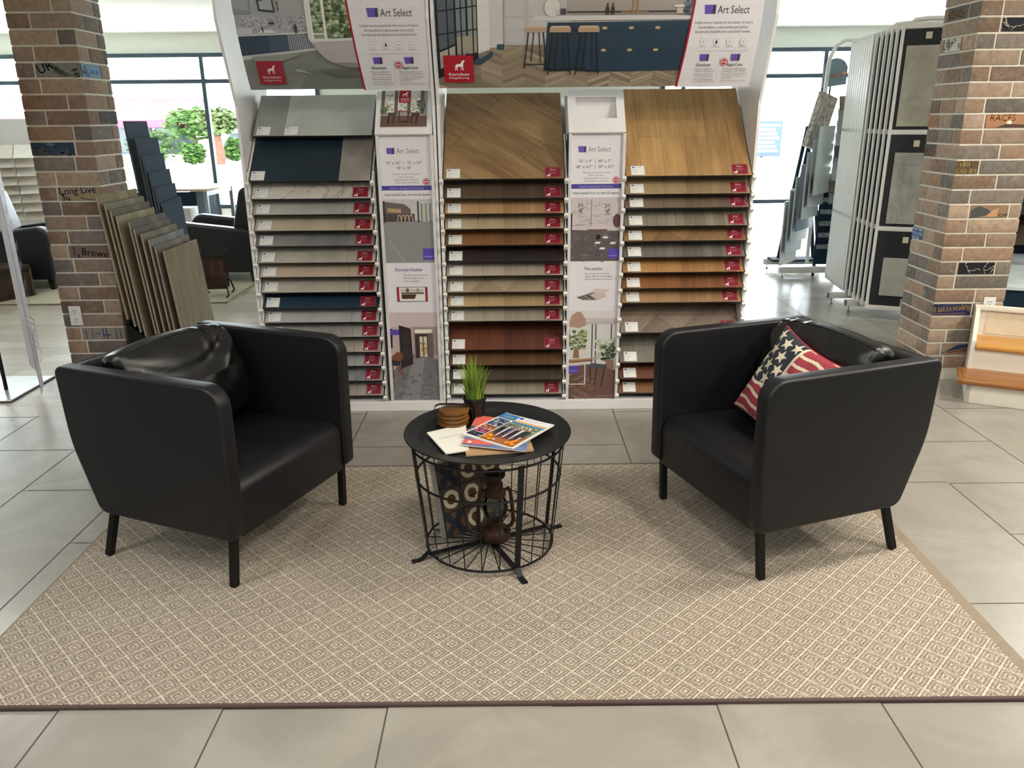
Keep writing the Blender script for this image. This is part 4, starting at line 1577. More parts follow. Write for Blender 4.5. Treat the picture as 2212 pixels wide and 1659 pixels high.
def rounded_poly(pts, radii, n=6):
    out = []
    N = len(pts)
    for i, (p, r) in enumerate(zip(pts, radii)):
        p = Vector(p)
        if r <= 0:
            out.append(tuple(p))
            continue
        a = (Vector(pts[i - 1]) - p).normalized()
        c = (Vector(pts[(i + 1) % N]) - p).normalized()
        ang = a.angle(c)
        d = r / math.tan(ang / 2)
        s, e = p + a * d, p + c * d
        ctr = p + (a + c).normalized() * (r / math.sin(ang / 2))
        v0, v1 = s - ctr, e - ctr
        t = v0.angle_signed(v1)
        for k in range(n + 1):
            x = -t * k / n
            q = Vector((v0.x * math.cos(x) - v0.y * math.sin(x), v0.x * math.sin(x) + v0.y * math.cos(x)))
            out.append(tuple(ctr + q))
    return out


SIDE = rounded_poly([(.352, .205), (.362, .752), (-.362, .752), (-.345, .47), (-.258, .207)], [.03, .075, .03, .5, .05], 8)


def armchair(label, loc, rotz):
    t = thing('armchair', label, 'armchair', loc, rotz, 'black leather armchairs on the rug')
    b = MB()
    for s in (-1, 1):
        b.prism(SIDE, s * .300, s * .364, bev=.012, seg=4)
    back = rounded_poly([(-.352, .745), (-.335, .47), (-.25, .225), (-.17, .225), (-.262, .47), (-.285, .745)], [.025, .5, .03, .02, .5, .025], 6)
    b.prism(back, -.305, .305, smooth=True)
    # closed corners where the back meets the arms, and the bottom deck
    b.prism([(-.26, .21), (.33, .21), (.33, .235), (-.26, .235)], -.305, .305)
    b.build('upholstered_shell', LEATHER, t, sharp=30)
    b = MB()
    seat = rounded_poly([(.338, .19), (.345, .405), (-.24, .385), (-.20, .21)], [.018, .055, .02, .018], 8)
    b.prism(seat, -.298, .298, bev=.010, seg=3)
    b.build('seat', LEATHER, t, sharp=35)
    b = MB()
    for s in (-1, 1):
        for x in (.303, .361):
            k0 = [(s * x, y, z) for y, z in SIDE]
            c = Vector((0, 0, .48))
            pts = []
            for p in k0:
                if p[2] > .25:
                    q = Vector(p)
                    d = Vector((0, c.y - q.y, c.z - q.z)).normalized()
                    pts.append(q + d * (.012 if x < .33 else .013))
            b.tube(pts, .0016, 5)
    b.tube([(-.30, -.352 + .008, .742), (.30, -.352 + .008, .742)], .0016, 5)
    b.build('seam_piping', LEGM, t)
    for sx in (-1, 1):
        for (f, tp) in (((sx * .333, .296, .0143), (sx * .322, .312, .215)), ((sx * .333, -.290, .0143), (sx * .322, -.226, .225))):
            b = MB()
            b.strap([f, tp], .024, .024, (1, 0, 0))
            b.build('leg', LEGM, t)
    return t


LC = Vector((-.97825 + .3828 * .333 - .92383 * .29, 2.4152 + .92383 * .333 + .38281 * .29, 0))
RC = Vector((.87062 - .34012 * .333 + .94038 * .29, 2.43052 + .94038 * .333 + .34012 * .29, 0))
LROT = math.radians(-22.51 - 90)
RROT = math.radians(-160.12 - 90)
armchair('black leather armchair with a bare seat, beside the leaning plank samples', LC, LROT)
armchair('black leather armchair holding the flag pillow, beside the stair sample', RC, RROT)


def cushion(name, label, chair_loc, chair_rot, seed, flipx):
    """slumped leather back cushion: boxy bag with a gusset, sagging front and creases"""
    rr = random.Random(seed)
    W, H, T = .54, .40, .17
    ph = [rr.uniform(0, 6) for _ in range(8)]

    def surf(u, v):
        # u around the closed cross-section (front face, gusset, back), v across the width
        x = (v - .5) * 2
        sx = flipx * x
        edge = max(0.0, 1 - abs(x) ** 7) ** .32
        a = u * 2 * PI
        cy, cz = math.cos(a), math.sin(a)
        e = .62
        py = math.copysign(abs(cy) ** e, cy)
        pz = math.copysign(abs(cz) ** e, cz)
        y = py * T / 2 * (.35 + .65 * edge)
        z = pz * H / 2 * (.86 + .14 * edge)
        top = max(0, pz)
        z += top * (.016 * sx - .012 + .010 * math.cos(2.6 * x))
        # sagging front: bulge low, one crescent fold hanging between the top corners, fine pulls near the seam
        fr = max(0, py)
        low = max(0, 1 - abs(pz + .25) * .9)
        y += fr * .036 * low * edge
        c1 = pz - (.62 - .75 * (1 - (x - .1 * flipx) ** 2))
        y += fr * edge * (.016 * math.exp(-(c1 / .16) ** 2) - .014 * math.exp(-((c1 - .26) / .16) ** 2))
        c2 = pz - (.30 - .75 * (1 - (x + .15 * flipx) ** 2))
        y += fr * edge * .008 * math.exp(-(c2 / .13) ** 2)
        pull = math.exp(-((x + .62 * flipx) / .28) ** 2) * top
        y += pull * .005 * math.sin(26 * x + ph[1]) * edge
        z += pull * .005 * math.sin(22 * x + 5 * py + ph[2])
        y += top * fr * .004 * math.sin(7 * x + ph[0])
        return Vector((x * W / 2 * (1 - .04 * (1 - abs(pz))), y, z))
    t = thing(name, label, 'cushion', (0, 0, 0), 0, 'black leather back cushions')
    b = MB()
    b.grid(lambda a, c: surf(a, c), 72, 56, flip=True)
    for v in (0, 1):
        ring = [surf(i / 48, v) for i in range(48)]
        c = sum(ring, Vector()) / 48 + Vector((.006 * (1 if v else -1), 0, 0))
        b.add(ring + [c], [[i, (i + 1) % 48, 48] if v else [(i + 1) % 48, i, 48] for i in range(48)], 0, None, True)
    o = b.build('cushion_cover', LEATHER2, t, sharp=80)
    s = MB()
    for off in (.17, .335):
        s.tube([surf(off, .03 + .94 * i / 40) * 1.004 for i in range(41)], .0022, 5)
    s.build('seam_piping', LEGM, t)
    M = Matrix.Translation(chair_loc) @ Matrix.Rotation(chair_rot, 4, 'Z') @ Matrix.Translation((0.0, -.158, .606)) @ Matrix.Rotation(math.radians(14), 4, 'X') @ Matrix.Rotation(math.radians(2.0 * flipx), 4, 'Y')
    t.matrix_world = M
    return t


cushion('back_cushion', 'slumped black leather cushion in the armchair beside the plank samples', LC, LROT, 2, 1)
cushion('back_cushion', 'creased black leather cushion behind the flag pillow', RC, RROT, 5, -1)

# flag pillow
CREAM, FRED, FBLUE = '#d2c7b0', '#96404a', '#34383f'


def star_in(px, py, cx, cy, r):
    dx, dy = px - cx, py - cy
    d = math.hypot(dx, dy)
    if d > r:
        return False
    a = (math.atan2(dx, dy) + 2 * PI) % (2 * PI / 5)
    a = min(a, 2 * PI / 5 - a)
    # distance to the star's edge in this wedge
    ri = r * .40
    x0, y0 = 0.0, r
    x1, y1 = ri * math.sin(PI / 5), ri * math.cos(PI / 5)
    qx, qy = d * math.sin(a), d * math.cos(a)
    return (x1 - x0) * (qy - y0) - (y1 - y0) * (qx - x0) <= 0


STARS = [(.08, .92), (.26, .89), (.43, .92), (.15, .765), (.335, .745), (.065, .63), (.235, .605), (.42, .61), (.13, .48), (.32, .465)]


def flag_col(u, v):
    """u along the top, v up the hoist edge; canton at u<.5, v>.4"""
    wob = .010 * math.sin(11 * u + 3) + .006 * math.sin(23 * u)
    n = (math.sin(u * 211.3) * math.cos(v * 187.7) + math.sin(u * 97 + v * 133)) * .5
    k = 1 + .10 * n
    if u < .5 + wob * .6 and v > .40 + wob:
        for i, (cx, cy) in enumerate(STARS):
            if star_in(u, v, cx, cy, .084):
                return lin(CREAM, k)
        return lin(FBLUE, k * (1.15 if n > .5 else 1))
    if u < .535 + wob * .6 and v > .365 + wob:
        return lin(CREAM, k)
    s = (v + wob) / .125
    f = s - math.floor(s)
    return lin(FRED, k) if f > .3 else lin(CREAM, k)


t = thing('throw_pillow', 'stars and stripes throw pillow leaning in the black armchair', 'pillow')
PW, PT = .365, .12


def pil(u, v, s):
    x, y = 2 * u - 1, 2 * v - 1
    ex, ey = max(0, 1 - x * x), max(0, 1 - y * y)
    th = (ex * ey) ** .42 * PT / 2
    px = x * PW / 2 * (1 - .09 * ey * abs(x) ** 1.5)
    pz = y * PW / 2 * (1 - .09 * ex * abs(y) ** 1.5)
    wr = .003 * math.sin(9 * x + 6 * y) * (ex * ey) ** .5
    return Vector((px, s * th + wr, pz))


CLOTH = vcol('printed_pillow_cloth', 0.9, 0.10, 0.1, 0.25, 240)
b = MB()
b.grid(lambda u, v: pil(u, v, -1), 170, 170, colfn=lambda u, v: flag_col(u, v))
b.build('front_cover', CLOTH, t, sharp=80)
b = MB()
b.grid(lambda u, v: pil(u, v, 1), 40, 40, colfn=lambda u, v: lin(FRED), flip=True)
b.build('rear_cover', CLOTH, t, sharp=80)
rim = [pil(i / 40, 0, 1) for i in range(40)] + [pil(1, i / 40, 1) for i in range(40)] + [pil(1 - i / 40, 1, 1) for i in range(40)] + [pil(0, 1 - i / 40, 1) for i in range(40)]
MB().tube(rim, .004, 6, closed=True).build('edge_piping', plain('red_piping', '#8f2c37', .9), t)
# chair coordinates of the fit: w .33, s -.30, z .57, leaning back 27 degrees, rolled clockwise
fw = Vector((-.94038, -.34012, 0))
wv_ = Vector((-.34012, .94038, 0))
e = -wv_
nrm = fw
lean, roll = .46, -.20
up = Vector((0, 0, 1)) * math.cos(lean) - nrm * math.sin(lean)
ee = e * math.cos(roll) + up * math.sin(roll)
uu_ = up * math.cos(roll) - e * math.sin(roll)
nn = uu_.cross(ee)
pc = Vector((.87062, 2.43052, 0)) + wv_ * .335 + fw * -.222 + Vector((0, 0, .592)) - wv_ * .016 + Vector((.050, 0, -.002))
yv = -(ee.cross(uu_)) if (ee.cross(uu_)).dot(fw) > 0 else ee.cross(uu_)
t.matrix_world = Matrix(((ee.x, yv.x, uu_.x, pc.x), (ee.y, yv.y, uu_.y, pc.y), (ee.z, yv.z, uu_.z, pc.z), (0, 0, 0, 1)))

# ------------------------------------------------------------------ wire basket table
TC = Vector((-.09, 2.69, 0.012))
tb = thing('side_table', 'round black tray table on a tapered wire basket between the armchairs', 'table', TC)
ZT = -0.012
MB().lathe([(0, .452), (.232, .452), (.240, .455), (.247, .466), (.252, .468), (.296, .475), (.301, .477), (.303, .474), (.302, .471), (.296, .469), (.252, .462), (.246, .460), (.238, .448), (.232, .446), (0, .446)], 72, 0, Matrix.Translation((0, 0, ZT + .004))).build('tray_top', plain('black_tray_enamel', '#1c1e20', 0.38, 0.2, 0.5, 0.05), tb, sharp=60)
bk = MB().lathe([(.02, .036), (.03, .036), (.03, .030), (.02, .030)], 20, 0, Matrix.Translation((0, 0, ZT))).build('wire_basket', BLACK_METAL, tb)


def ringp(r, z, n=56):
    return [(r * math.cos(2 * PI * i / n), r * math.sin(2 * PI * i / n), z + ZT) for i in range(n)]


def rz(z):
    return .238 + (.278 - .238) * (z - .035) / (.445 - .035)


for z, rad in ((.035, .0045), (.315, .0042), (.440, .0042)):
    MB().tube(ringp(rz(z), z), rad, 6, closed=True).build('ring', BLACK_METAL, bk)
NW = 24
A0 = math.radians(295)
for k in range(NW):
    if k % 6 == 0:
        continue
    a = A0 + 2 * PI * k / NW
    c, s = math.cos(a), math.sin(a)
    pts = [(.03 * c, .03 * s, .033 + ZT), (rz(.035) * c, rz(.035) * s, .033 + ZT), (rz(.045) * c, rz(.045) * s, .045 + ZT), (rz(.2) * c, rz(.2) * s, .2 + ZT), (rz(.443) * c, rz(.443) * s, .443 + ZT)]
    MB().tube(pts, .0022, 5).build('wire', BLACK_METAL, bk)
for k in range(4):
    a = A0 + PI / 2 * k
    c, s = math.cos(a), math.sin(a)
    side = (-s, c, 0)
    r1, r0 = rz(.44) + .006, rz(.035) + .006
    pts = [(r1 * c, r1 * s, .450 + ZT), (r0 * c, r0 * s, .040 + ZT), ((r0 + .012) * c, (r0 + .012) * s, .030 + ZT), ((r0 + .026) * c, (r0 + .026) * s, .0185 + ZT), ((r0 + .042) * c, (r0 + .042) * s, .0146 + ZT), ((r0 + .066) * c, (r0 + .066) * s, .0156 + ZT)]
    b = MB().strap(pts, .022, .004, side)
    b.strap([(.02 * c, .02 * s, .030 + ZT), (r0 * c, r0 * s, .030 + ZT)], .022, .003, side)
    b.build('leg', BLACK_METAL, tb)

# things on the tray
ZS = .457
pot = thing('potted_grass', 'small black pot of bright green artificial grass on the tray', 'plant', (-.142, 2.86, ZS))
MB().lathe([(0, 0), (.030, 0), (.033, .004), (.043, .082), (.046, .083), (.046, .092), (.041, .092), (.038, .075), (0, .072)], 28).build('pot', plain('black_plastic_pot', '#15191b', .4), pot, sharp=50)
rnd = random.Random(5)
b = MB()
for i in range(170):
    a = rnd.uniform(0, 2 * PI)
    r = .034 * math.sqrt(rnd.random())
    x, y = r * math.cos(a), r * math.sin(a)
    L = rnd.uniform(.09, .18)
    out = rnd.uniform(.15, .95) * (r / .034) + rnd.uniform(0, .2)
    if i < 8:
        out += .9
        L = rnd.uniform(.11, .15)
    side = Vector((-math.sin(a + rnd.uniform(-1, 1)), math.cos(a), 0)).normalized()
    pv = None
    p = Vector((x, y, .07))
    vs, fs = [], []
    for k in range(6):
        t_ = k / 5
        lean = out * t_ * (1 if i >= 8 else 1.25)
        w = .0026 * (1 - t_ ** 1.6) + .0003
        vs += [p - side * w, p + side * w]
        p = p + Vector((math.cos(a) * math.sin(lean), math.sin(a) * math.sin(lean), math.cos(lean))) * (L / 5)
    for k in range(5):
        fs.append([2 * k, 2 * k + 1, 2 * k + 3, 2 * k + 2])
    b.add(vs, fs, i % 2, None, True)
b.build('grass_blades', [plain('fresh_grass', '#93a83a', .5, 0, .3, .2, 20), plain('deep_grass', '#5f7f30', .5, 0, .3, .2, 20)], pot)

WOODC = woodish('coaster_wood', '#4d3218', '#7d5420', 'x', 0, .4, 1)
DARKW = plain('dark_coaster_edge', '#3a2718', .6)
cx, cy = -.222, 2.80
for i, nm in enumerate(('bottom', 'lower middle', 'upper middle', 'top')):
    z = ZS + .0065 + i * .0165
    b = MB()
    shape = [(.058 * math.cos(q), .058 * math.sin(q) * (1 if math.sin(q) < .5 else .8)) for q in [2 * PI * k / 28 for k in range(28)]]
    b.prism(shape, 0, .0135, axis='z', bev=.0025, seg=2)
    o = b.build('coaster', [WOODC], None, (cx + .004 * (i % 2), cy - .002 * i, z), (0, 0, .3 + .13 * i))
    tag(o, '%s wooden coaster of the stack in the iron holder' % nm, 'coaster', 'wooden coasters in the iron holder')
h = thing('coaster_holder', 'dark iron holder strapped over the stack of wooden coasters', 'coaster holder', (cx, cy, ZS))
d = Vector((.93, .05, 0)).normalized()
pts = [d * .062 + Vector((0, 0, .003)), d * .074 + Vector((0, 0, .02)), d * .072 + Vector((0, 0, .058)), d * .055 + Vector((0, 0, .078)), d * 0 + Vector((0, 0, .0835)), d * -.05 + Vector((0, 0, .084)), d * -.066 + Vector((0, 0, .077)), d * -.069 + Vector((0, 0, .05)), d * -.069 + Vector((0, 0, .004))]
MB().strap(pts, .015, .003, (-d.y, d.x, 0)).build('strap', plain('aged_iron', '#2b2622', .5, .5), h)
b = MB().strap([d * -.07 + Vector((0, 0, .003)), d * .09 + Vector((0, 0, .003))], .02, .004, (-d.y, d.x, 0))
b.tube([d * .09 + Vector((.0, 0, .004)), d * .12 + Vector((0, .004, .012)), d * .135 + Vector((0, .006, .006))], .004, 6)
b.build('base_bar', plain('aged_iron', '#2b2622', .5, .5), h)


def paper(name, label, cat, quad, z, th, art, edge='#e6e2da', curl=0.0, group=None):
    """thin booklet lying on the tray; quad = four floor-plan corners: lower-left, lower-right, upper-right, upper-left of the cover"""
    q = [Vector((x, y, 0)) for x, y in quad]
    o0 = (q[0] + q[1] + q[2] + q[3]) / 4
    q = [p - o0 for p in q]

    def bil(u, v):
        return q[0] * (1 - u) * (1 - v) + q[1] * u * (1 - v) + q[2] * u * v + q[3] * (1 - u) * v
    t = thing(name, label, cat, (o0.x, o0.y, z), 0, group)
    b = MB()
    n = 8

    def lift(u):
        k = min(7, max(0, int(u * 8)))
        la, lb = (curl * max(0, (abs(x / 8 - .5) - .3)) ** 1.5 for x in (k, k + 1))
        return la + (lb - la) * (u * 8 - k)

    def top(u, v, hh=0.0):
        p = bil(u, v)
        p.z = th + lift(u) + hh
        return p
    vs = []
    for i in range(n + 1):
        for v in (0, 1):
            p = top(i / n, v)
            vs += [(p.x, p.y, lift(i / n) if i else 0), tuple(p)]
    fs = []
    for i in range(n):
        a = i * 4
        c = a + 4
        fs += [[a + 1, c + 1, c + 3, a + 3], [a, a + 2, c + 2, c], [a, c, c + 1, a + 1], [a + 2, a + 3, c + 3, c + 2]]
    fs += [[0, 1, 3, 2], [4 * n, 4 * n + 2, 4 * n + 3, 4 * n + 1]]
    b.add(vs, fs)
    pg = b.build('pages', plain('paper_' + edge[1:], edge, .6), t)
    A = Art(lambda u, v, hh: top(u, v, hh), None, .00003)
    A.h = .0005
    put = A._put

    def p3(poly, col):
        for k in range(n):
            s = [(y, x) for x, y in poly]
            s = clip(s, k / n, (k + 1) / n)
            if s:
                put([(x, y) for y, x in s], col)
    A._put = p3
    art(A)
    A.build('printed_cover', PRINT, t)
    return t


def c_white(a):
    a.rect(0, 0, 1, 1, '#e4e3d9')
    a.text('INSPIRATION', .52, .60, .075, '#8d8d88', 'c', 0, .72)
    a.poly([(.8, .1), (1, .0), (1, .5), (.93, .55)], '#cfd2c8')


def c_kraft(a):
    a.rect(0, 0, 1, 1, '#b08f68')
    for k in range(4):
        a.line((.05, .06 + .07 * k), (.95, .05 + .07 * k), .012, ['#a4845f', '#b99a74', '#a98862', '#b6966e'][k])
    a.rect(0, .8, 1, 1, '#6a5546')
    a.line((.1, .09), (.3, .09), .012, '#7d6346')


def c_coral(a):
    a.rect(0, 0, 1, 1, '#5b6c99')
    a.rect(0, .62, 1, 1, '#d9695a')
    a.text('Q', .28, .70, .2, '#efe6df', 'l', 0, .2, bold=.01)
    a.rect(0, .52, 1, .62, '#4f5d5f')
    a.poly([(0, .03), (.78, .10), (.78, .24), (0, .17)], '#d5635a')
    a.disc(.10, .10, .035, '#efe6df', .03)
    a.poly([(.4, .0), (1, .0), (1, .1), (.7, .12)], '#6d7fae')


def c_top(a):
    a.rect(0, 0, 1, 1, '#e9e7e2')
    a.rect(0, .80, .33, .985, '#2f79b0')
    a.text('2025', .06, .86, .07, '#d9b64a', 'l', 0, .2)
    a.rect(.33, .79, .98, .985, '#dfe3ea')
    a.rect(.35, .90, .43, .97, '#2e5796')
    for k in range(3):
        a.rect(.46, .945 - .025 * k, .9 - .08 * k, .953 - .025 * k, '#9aa3b5')
    a.rect(.33, .80, .98, .845, '#d99b4a')
    a.rect(.33, .74, .98, .79, '#2f79b0')
    cols = [['#3b4b63', '#8ba0b5', '#2a2f36'], ['#2a3350', '#4d5f97', '#c9c2b8'], ['#7d4a3c', '#c98a63', '#3a4a5f'], ['#8c2f4a', '#30447c', '#d5c1c9'], ['#23242c', '#7d8aa0', '#45506a']]
    rr = random.Random(3)
    for k in range(5):
        v0 = .645 - .15 * k
        a.rect(.03, v0, .29, v0 + .135, cols[k][0])
        for _ in range(16):
            a.h -= a.eps * .8
            a.disc(rr.uniform(.05, .27), rr.uniform(v0 + .02, v0 + .115), rr.uniform(.01, .03), rr.choice(cols[k]), None, 7)
    a.rect(.31, .03, .97, .73, '#8a5a36')
    a.rect(.31, .40, .97, .73, '#6d7a66')
    for _ in range(70):
        a.h -= a.eps * .9
        a.disc(rr.uniform(.34, .94), rr.uniform(.5, .71), rr.uniform(.012, .035), rr.choice(['#4f5d4a', '#7d8672', '#a9a692', '#59606a', '#bfc0b4', '#3e4a3c']), None, 7)
    a.rect(.31, .03, .97, .3, '#a0623a')
    for k in range(12):
        u = .36 + .045 * k
        v = .30 + .02 * (k % 3)
        c = ['#1d1f28', '#2b2f45', '#c9bfc2', '#1c2420', '#3d4f86', '#b48f98', '#23252c', '#24333a', '#d8d2cf', '#2a2a30', '#20302c', '#38383f'][k]
        a.poly([(u, v), (u + .035, v), (u + .05, v + .2), (u + .02, v + .26), (u - .01, v + .2)], c)
        a.poly([(u + .003, v - .12), (u + .016, v - .12), (u + .02, v), (u, v)], ['#2c3f6d', '#1e2027', '#cfc4c2'][k % 3])
        a.poly([(u + .02, v - .12), (u + .033, v - .12), (u + .035, v), (u + .02, v)], ['#2c3f6d', '#1e2027', '#cfc4c2'][k % 3])
        a.disc(u + .02, v + .275, .016, '#c99a80', .02, 8)
    for u, v in ((.37, .11), (.42, .17), (.39, .2), (.47, .08), (.80, .10), (.86, .13), (.92, .08), (.88, .2)):
        a.disc(u, v, .045, '#e08a1e', .038, 12)
        a.disc(u - .01, v + .012, .014, '#f2b24a', None, 8)
    a.disc(.55, .09, .03, '#e6d9c4', .022, 10)


Z0 = ZS
paper('booklet', 'kraft brown booklet at the bottom of the magazine pile', 'booklet', [(-.158, 2.499), (.074, 2.534), (.05, 2.77), (-.192, 2.745)], Z0, .0045, c_kraft, '#b9a07c', .02, 'reading matter on the tray')
paper('booklet', 'white booklet reading INSPIRATION on the black tray', 'booklet', [(-.228, 2.507), (-.150, 2.535), (-.175, 2.79), (-.312, 2.70)], Z0 + .0047, .004, c_white, '#dddcd2', .012, 'reading matter on the tray')
paper('magazine', 'coral and blue magazine sandwiched under the top one', 'magazine', [(-.177, 2.565), (.046, 2.502), (.078, 2.77), (-.135, 2.852)], Z0 + .0128, .0045, c_coral, '#d5cfd2', .01, 'reading matter on the tray')
paper('magazine', 'colorful magazine with a group photo and pumpkins on top of the pile', 'magazine', [(-.178, 2.647), (0.0, 2.506), (.154, 2.725), (-.023, 2.856)], Z0 + .0184, .0055, c_top, '#e4e1dc', .02, 'reading matter on the tray')

# noughts-and-crosses board leaning in the basket
U = Vector((.795, .606, 0)).normalized()
Nn = Vector((.606, -.795, 0)).normalized()
ln = .24
V = Vector((0, 0, 1)) * math.cos(ln) - Nn * math.sin(ln)
F = U.cross(V)
F = F if F.dot(Nn) > 0 else -F
o_ = Vector((-.25, 2.655, .052))
bd = thing('tic_tac_toe_board', 'wooden noughts and crosses board leaning inside the wire basket', 'game board', o_)
M = Matrix(((U.x, V.x, F.x, 0), (U.y, V.y, F.y, 0), (U.z, V.z, F.z, 0), (0, 0, 0, 1)))
BW = .285
b = MB()
n0 = 0
b.box((BW / 2, BW / 2, -.019), (BW, BW, .038), 0, M)
b.build('slab', plain('grey_board_edge', '#8f8d88', .7), bd)
b = MB()
bd_cells = 'XOO/OOX/XOX'.split('/')
cell = BW / 3
a = Art(lambda u, v, h: M @ Vector((u, v, h)), None, .0002)
a.rect(0, 0, BW, BW, '#1f1d1c')
a.build('face', PRINT, bd)
rr = random.Random(9)
for r in range(3):
    for c in range(3):
        k = bd_cells[r][c]
        u0, v0 = c * cell + .003, BW - (r + 1) * cell + .003
        a = Art(lambda u, v, h: M @ Vector((u, v, h + .0006)), None, .0002)
        s = cell - .006
        a.rect(u0, v0, u0 + s, v0 + s, '#4a3f36' if k == 'O' else '#5a4230')
        uc, vc = u0 + s / 2, v0 + s / 2
        if k == 'O':
            a.disc(uc, vc, s * .40, '#c9c0a8', None, 28)
            a.disc(uc, vc, s * .22, '#5b3d28', None, 24)
            for _ in range(5):
                q = rr.uniform(0, 6.28)
                a.disc(uc + s * .38 * math.cos(q), vc + s * .38 * math.sin(q), .002, '#4a3f36', None, 6)
        else:
            a.poly([(u0, v0), (u0 + s * .3, v0), (uc, vc - s * .18), (u0 + s * .7, v0), (u0 + s, v0), (u0 + s, v0 + s * .2), (uc + s * .2, vc), (u0 + s, v0 + s * .8), (u0 + s, v0 + s), (u0 + s * .7, v0 + s), (uc, vc + s * .18), (u0 + s * .3, v0 + s), (u0, v0 + s), (u0, v0 + s * .8), (uc - s * .2, vc), (u0, v0 + s * .2)], '#1d2430')
        a.build('tile', PRINT, bd)

# rusty hurricane lantern
RUST = plain('rusty_brown_metal', '#38251c', .6, .4, .4, .4, 40)
lt = thing('lantern', 'rusty hurricane lantern with a glass globe inside the wire basket', 'lantern', (-.066, 2.672, .047), math.radians(10))
MB().lathe([(0, 0), (.050, 0), (.054, .006), (.055, .018), (.053, .034), (.044, .046), (.030, .050), (.024, .052), (.024, .066), (.030, .070), (.030, .078), (0, .078)], 32).build('fuel_tank', RUST, lt, sharp=50)
MB().lathe([(0, 0), (.012, .0), (.012, .012), (0, .012)], 14, 0, Matrix.Translation((.04, -.03, .040))).build('filler_cap', plain('dark_cap', '#241a18', .5, .4), lt)
MB().lathe([(.028, .080), (.040, .100), (.046, .125), (.043, .155), (.034, .178)], 32, cap=False).build('glass_globe', glass('lantern_glass', (.95, .96, .94, 1), .16), lt)
MB().lathe([(.034, .176), (.040, .180), (.040, .196), (.030, .204), (.030, .228), (.024, .232), (.026, .246), (.034, .252), (.040, .262), (.038, .270), (.022, .276), (0, .278)], 28).build('chimney_hood', RUST, lt, sharp=50)
for s in (-1, 1):
    MB().tube([(s * .045, 0, .042), (s * .060, 0, .050), (s * .068, 0, .07), (s * .064, 0, .13), (s * .058, 0, .185), (s * .050, 0, .205), (s * .034, 0, .196)], [.007, .0075, .008, .007, .007, .007, .006], 10).build('air_tube', RUST, lt)
b = MB()
for z in (.128,):
    b.tube([(.048 * math.cos(q), .048 * math.sin(q), z) for q in [2 * PI * k / 24 for k in range(24)]], .0012, 5, closed=True)
for q in (.8, 3.9):
    b.tube([(.05 * math.cos(q), .05 * math.sin(q), .085), (.05 * math.cos(q), .05 * math.sin(q), .175)], .0012, 5)
b.build('globe_guard', BLACK_METAL, lt)
MB().tube([(-.075, .004, .175), (-.09, .03, .17), (-.06, .055, .168), (0, .066, .165), (.06, .055, .168), (.09, .03, .17), (.075, .004, .175)], .002, 6).build('bail_handle', BLACK_METAL, lt)

# ------------------------------------------------------------------ leaning plank samples and the dark boards behind them
def stepped_stand(name, label, loc, rotz, depth, width, z0, z1):
    t = thing(name, label, 'display stand', loc, rotz)
    n = 6
    for s in (0, 1):
        y = s * (width - .012)
        MB().prism([(-depth, 0), (0, 0), (0, z1), (-depth, z0)], y, y + .012, axis='y').build('side_plate', BLACK_METAL, t)
    b = MB()
    b.box((-depth / 2, width / 2, .03), (depth, width - .03, .02))
    b.box((-depth + .006, width / 2, z0 / 2), (.012, width - .03, z0))
    b.build('base_tray', BLACK_METAL, t)
    return t


stepped_stand('board_stand', 'black stepped stand holding ten plank boards beside the dark worn pillar', (-1.90, 4.588, 0.0), 0, .38, .53, .42, .10)
TOPS = [(-2.331, 1.158), (-2.293, 1.113), (-2.265, 1.079), (-2.237, 1.044), (-2.170, 1.011), (-2.148, .972), (-2.111, .941), (-2.073, .908), (-2.043, .87), (-1.997, .84)]
PLK = [('pale straw', '#80775e', '#978d73'), ('light olive oak', '#777361', '#8f8a78'), ('grey taupe', '#635e54', '#7c756a'), ('cream beige', '#8a7e64', '#a3987d'), ('slate taupe', '#605b56', '#78736d'),
       ('dusty brown', '#635a52', '#7b736a'), ('sandy oak', '#766d5d', '#908675'), ('cool grey', '#72736e', '#8a8b87'), ('warm taupe', '#6e665b', '#877e72'), ('weathered pale oak', '#6d6250', '#8d7f6a')]
for i, ((x, z), (nm, c1, c2)) in enumerate(zip(TOPS, PLK)):
    ang = math.radians(-5.0)
    # local: x across the board, y up it, z out of its face
    b = MB().box((.25, -.36, -.005), (.50, .72, .010))
    for k, f in enumerate(b.f):
        if min(b.v[j].z for j in f) < -.001:
            b.mi[k] = 1
    o = b.build('plank_sample_board', [woodish('plankv_' + nm.replace(' ', '_'), c1, c2, 'y', .125 if i < 9 else 0, .85, .9, 0, .0012), plain('pale_board_edge', '#a3937d', .6)])
    o.data.materials[0].node_tree.nodes['Principled BSDF'].inputs['Specular IOR Level'].default_value = .12
    ax_y = Vector((-math.sin(math.radians(5)), 0, math.cos(math.radians(5))))
    ax_x = Vector((0, 1, 0))
    ax_z = ax_x.cross(ax_y)
    o.matrix_world = Matrix(((ax_x.x, ax_y.x, ax_z.x, x), (ax_x.y, ax_y.y, ax_z.y, 4.602), (ax_x.z, ax_y.z, ax_z.z, z), (0, 0, 0, 1)))
    lb = ('%s plank sample board, %s' % (nm, ('hindmost and tallest of the leaning row', 'second from the back of the leaning row', 'third from the back of the leaning row', 'fourth from the back of the leaning row', 'fifth from the back of the leaning row',
          'fifth from the front of the leaning row', 'fourth from the front of the leaning row', 'third from the front of the leaning row', 'second from the front of the leaning row', 'foremost of the leaning row')[i]))
    tag(o, lb, 'flooring sample', 'leaning plank sample boards')

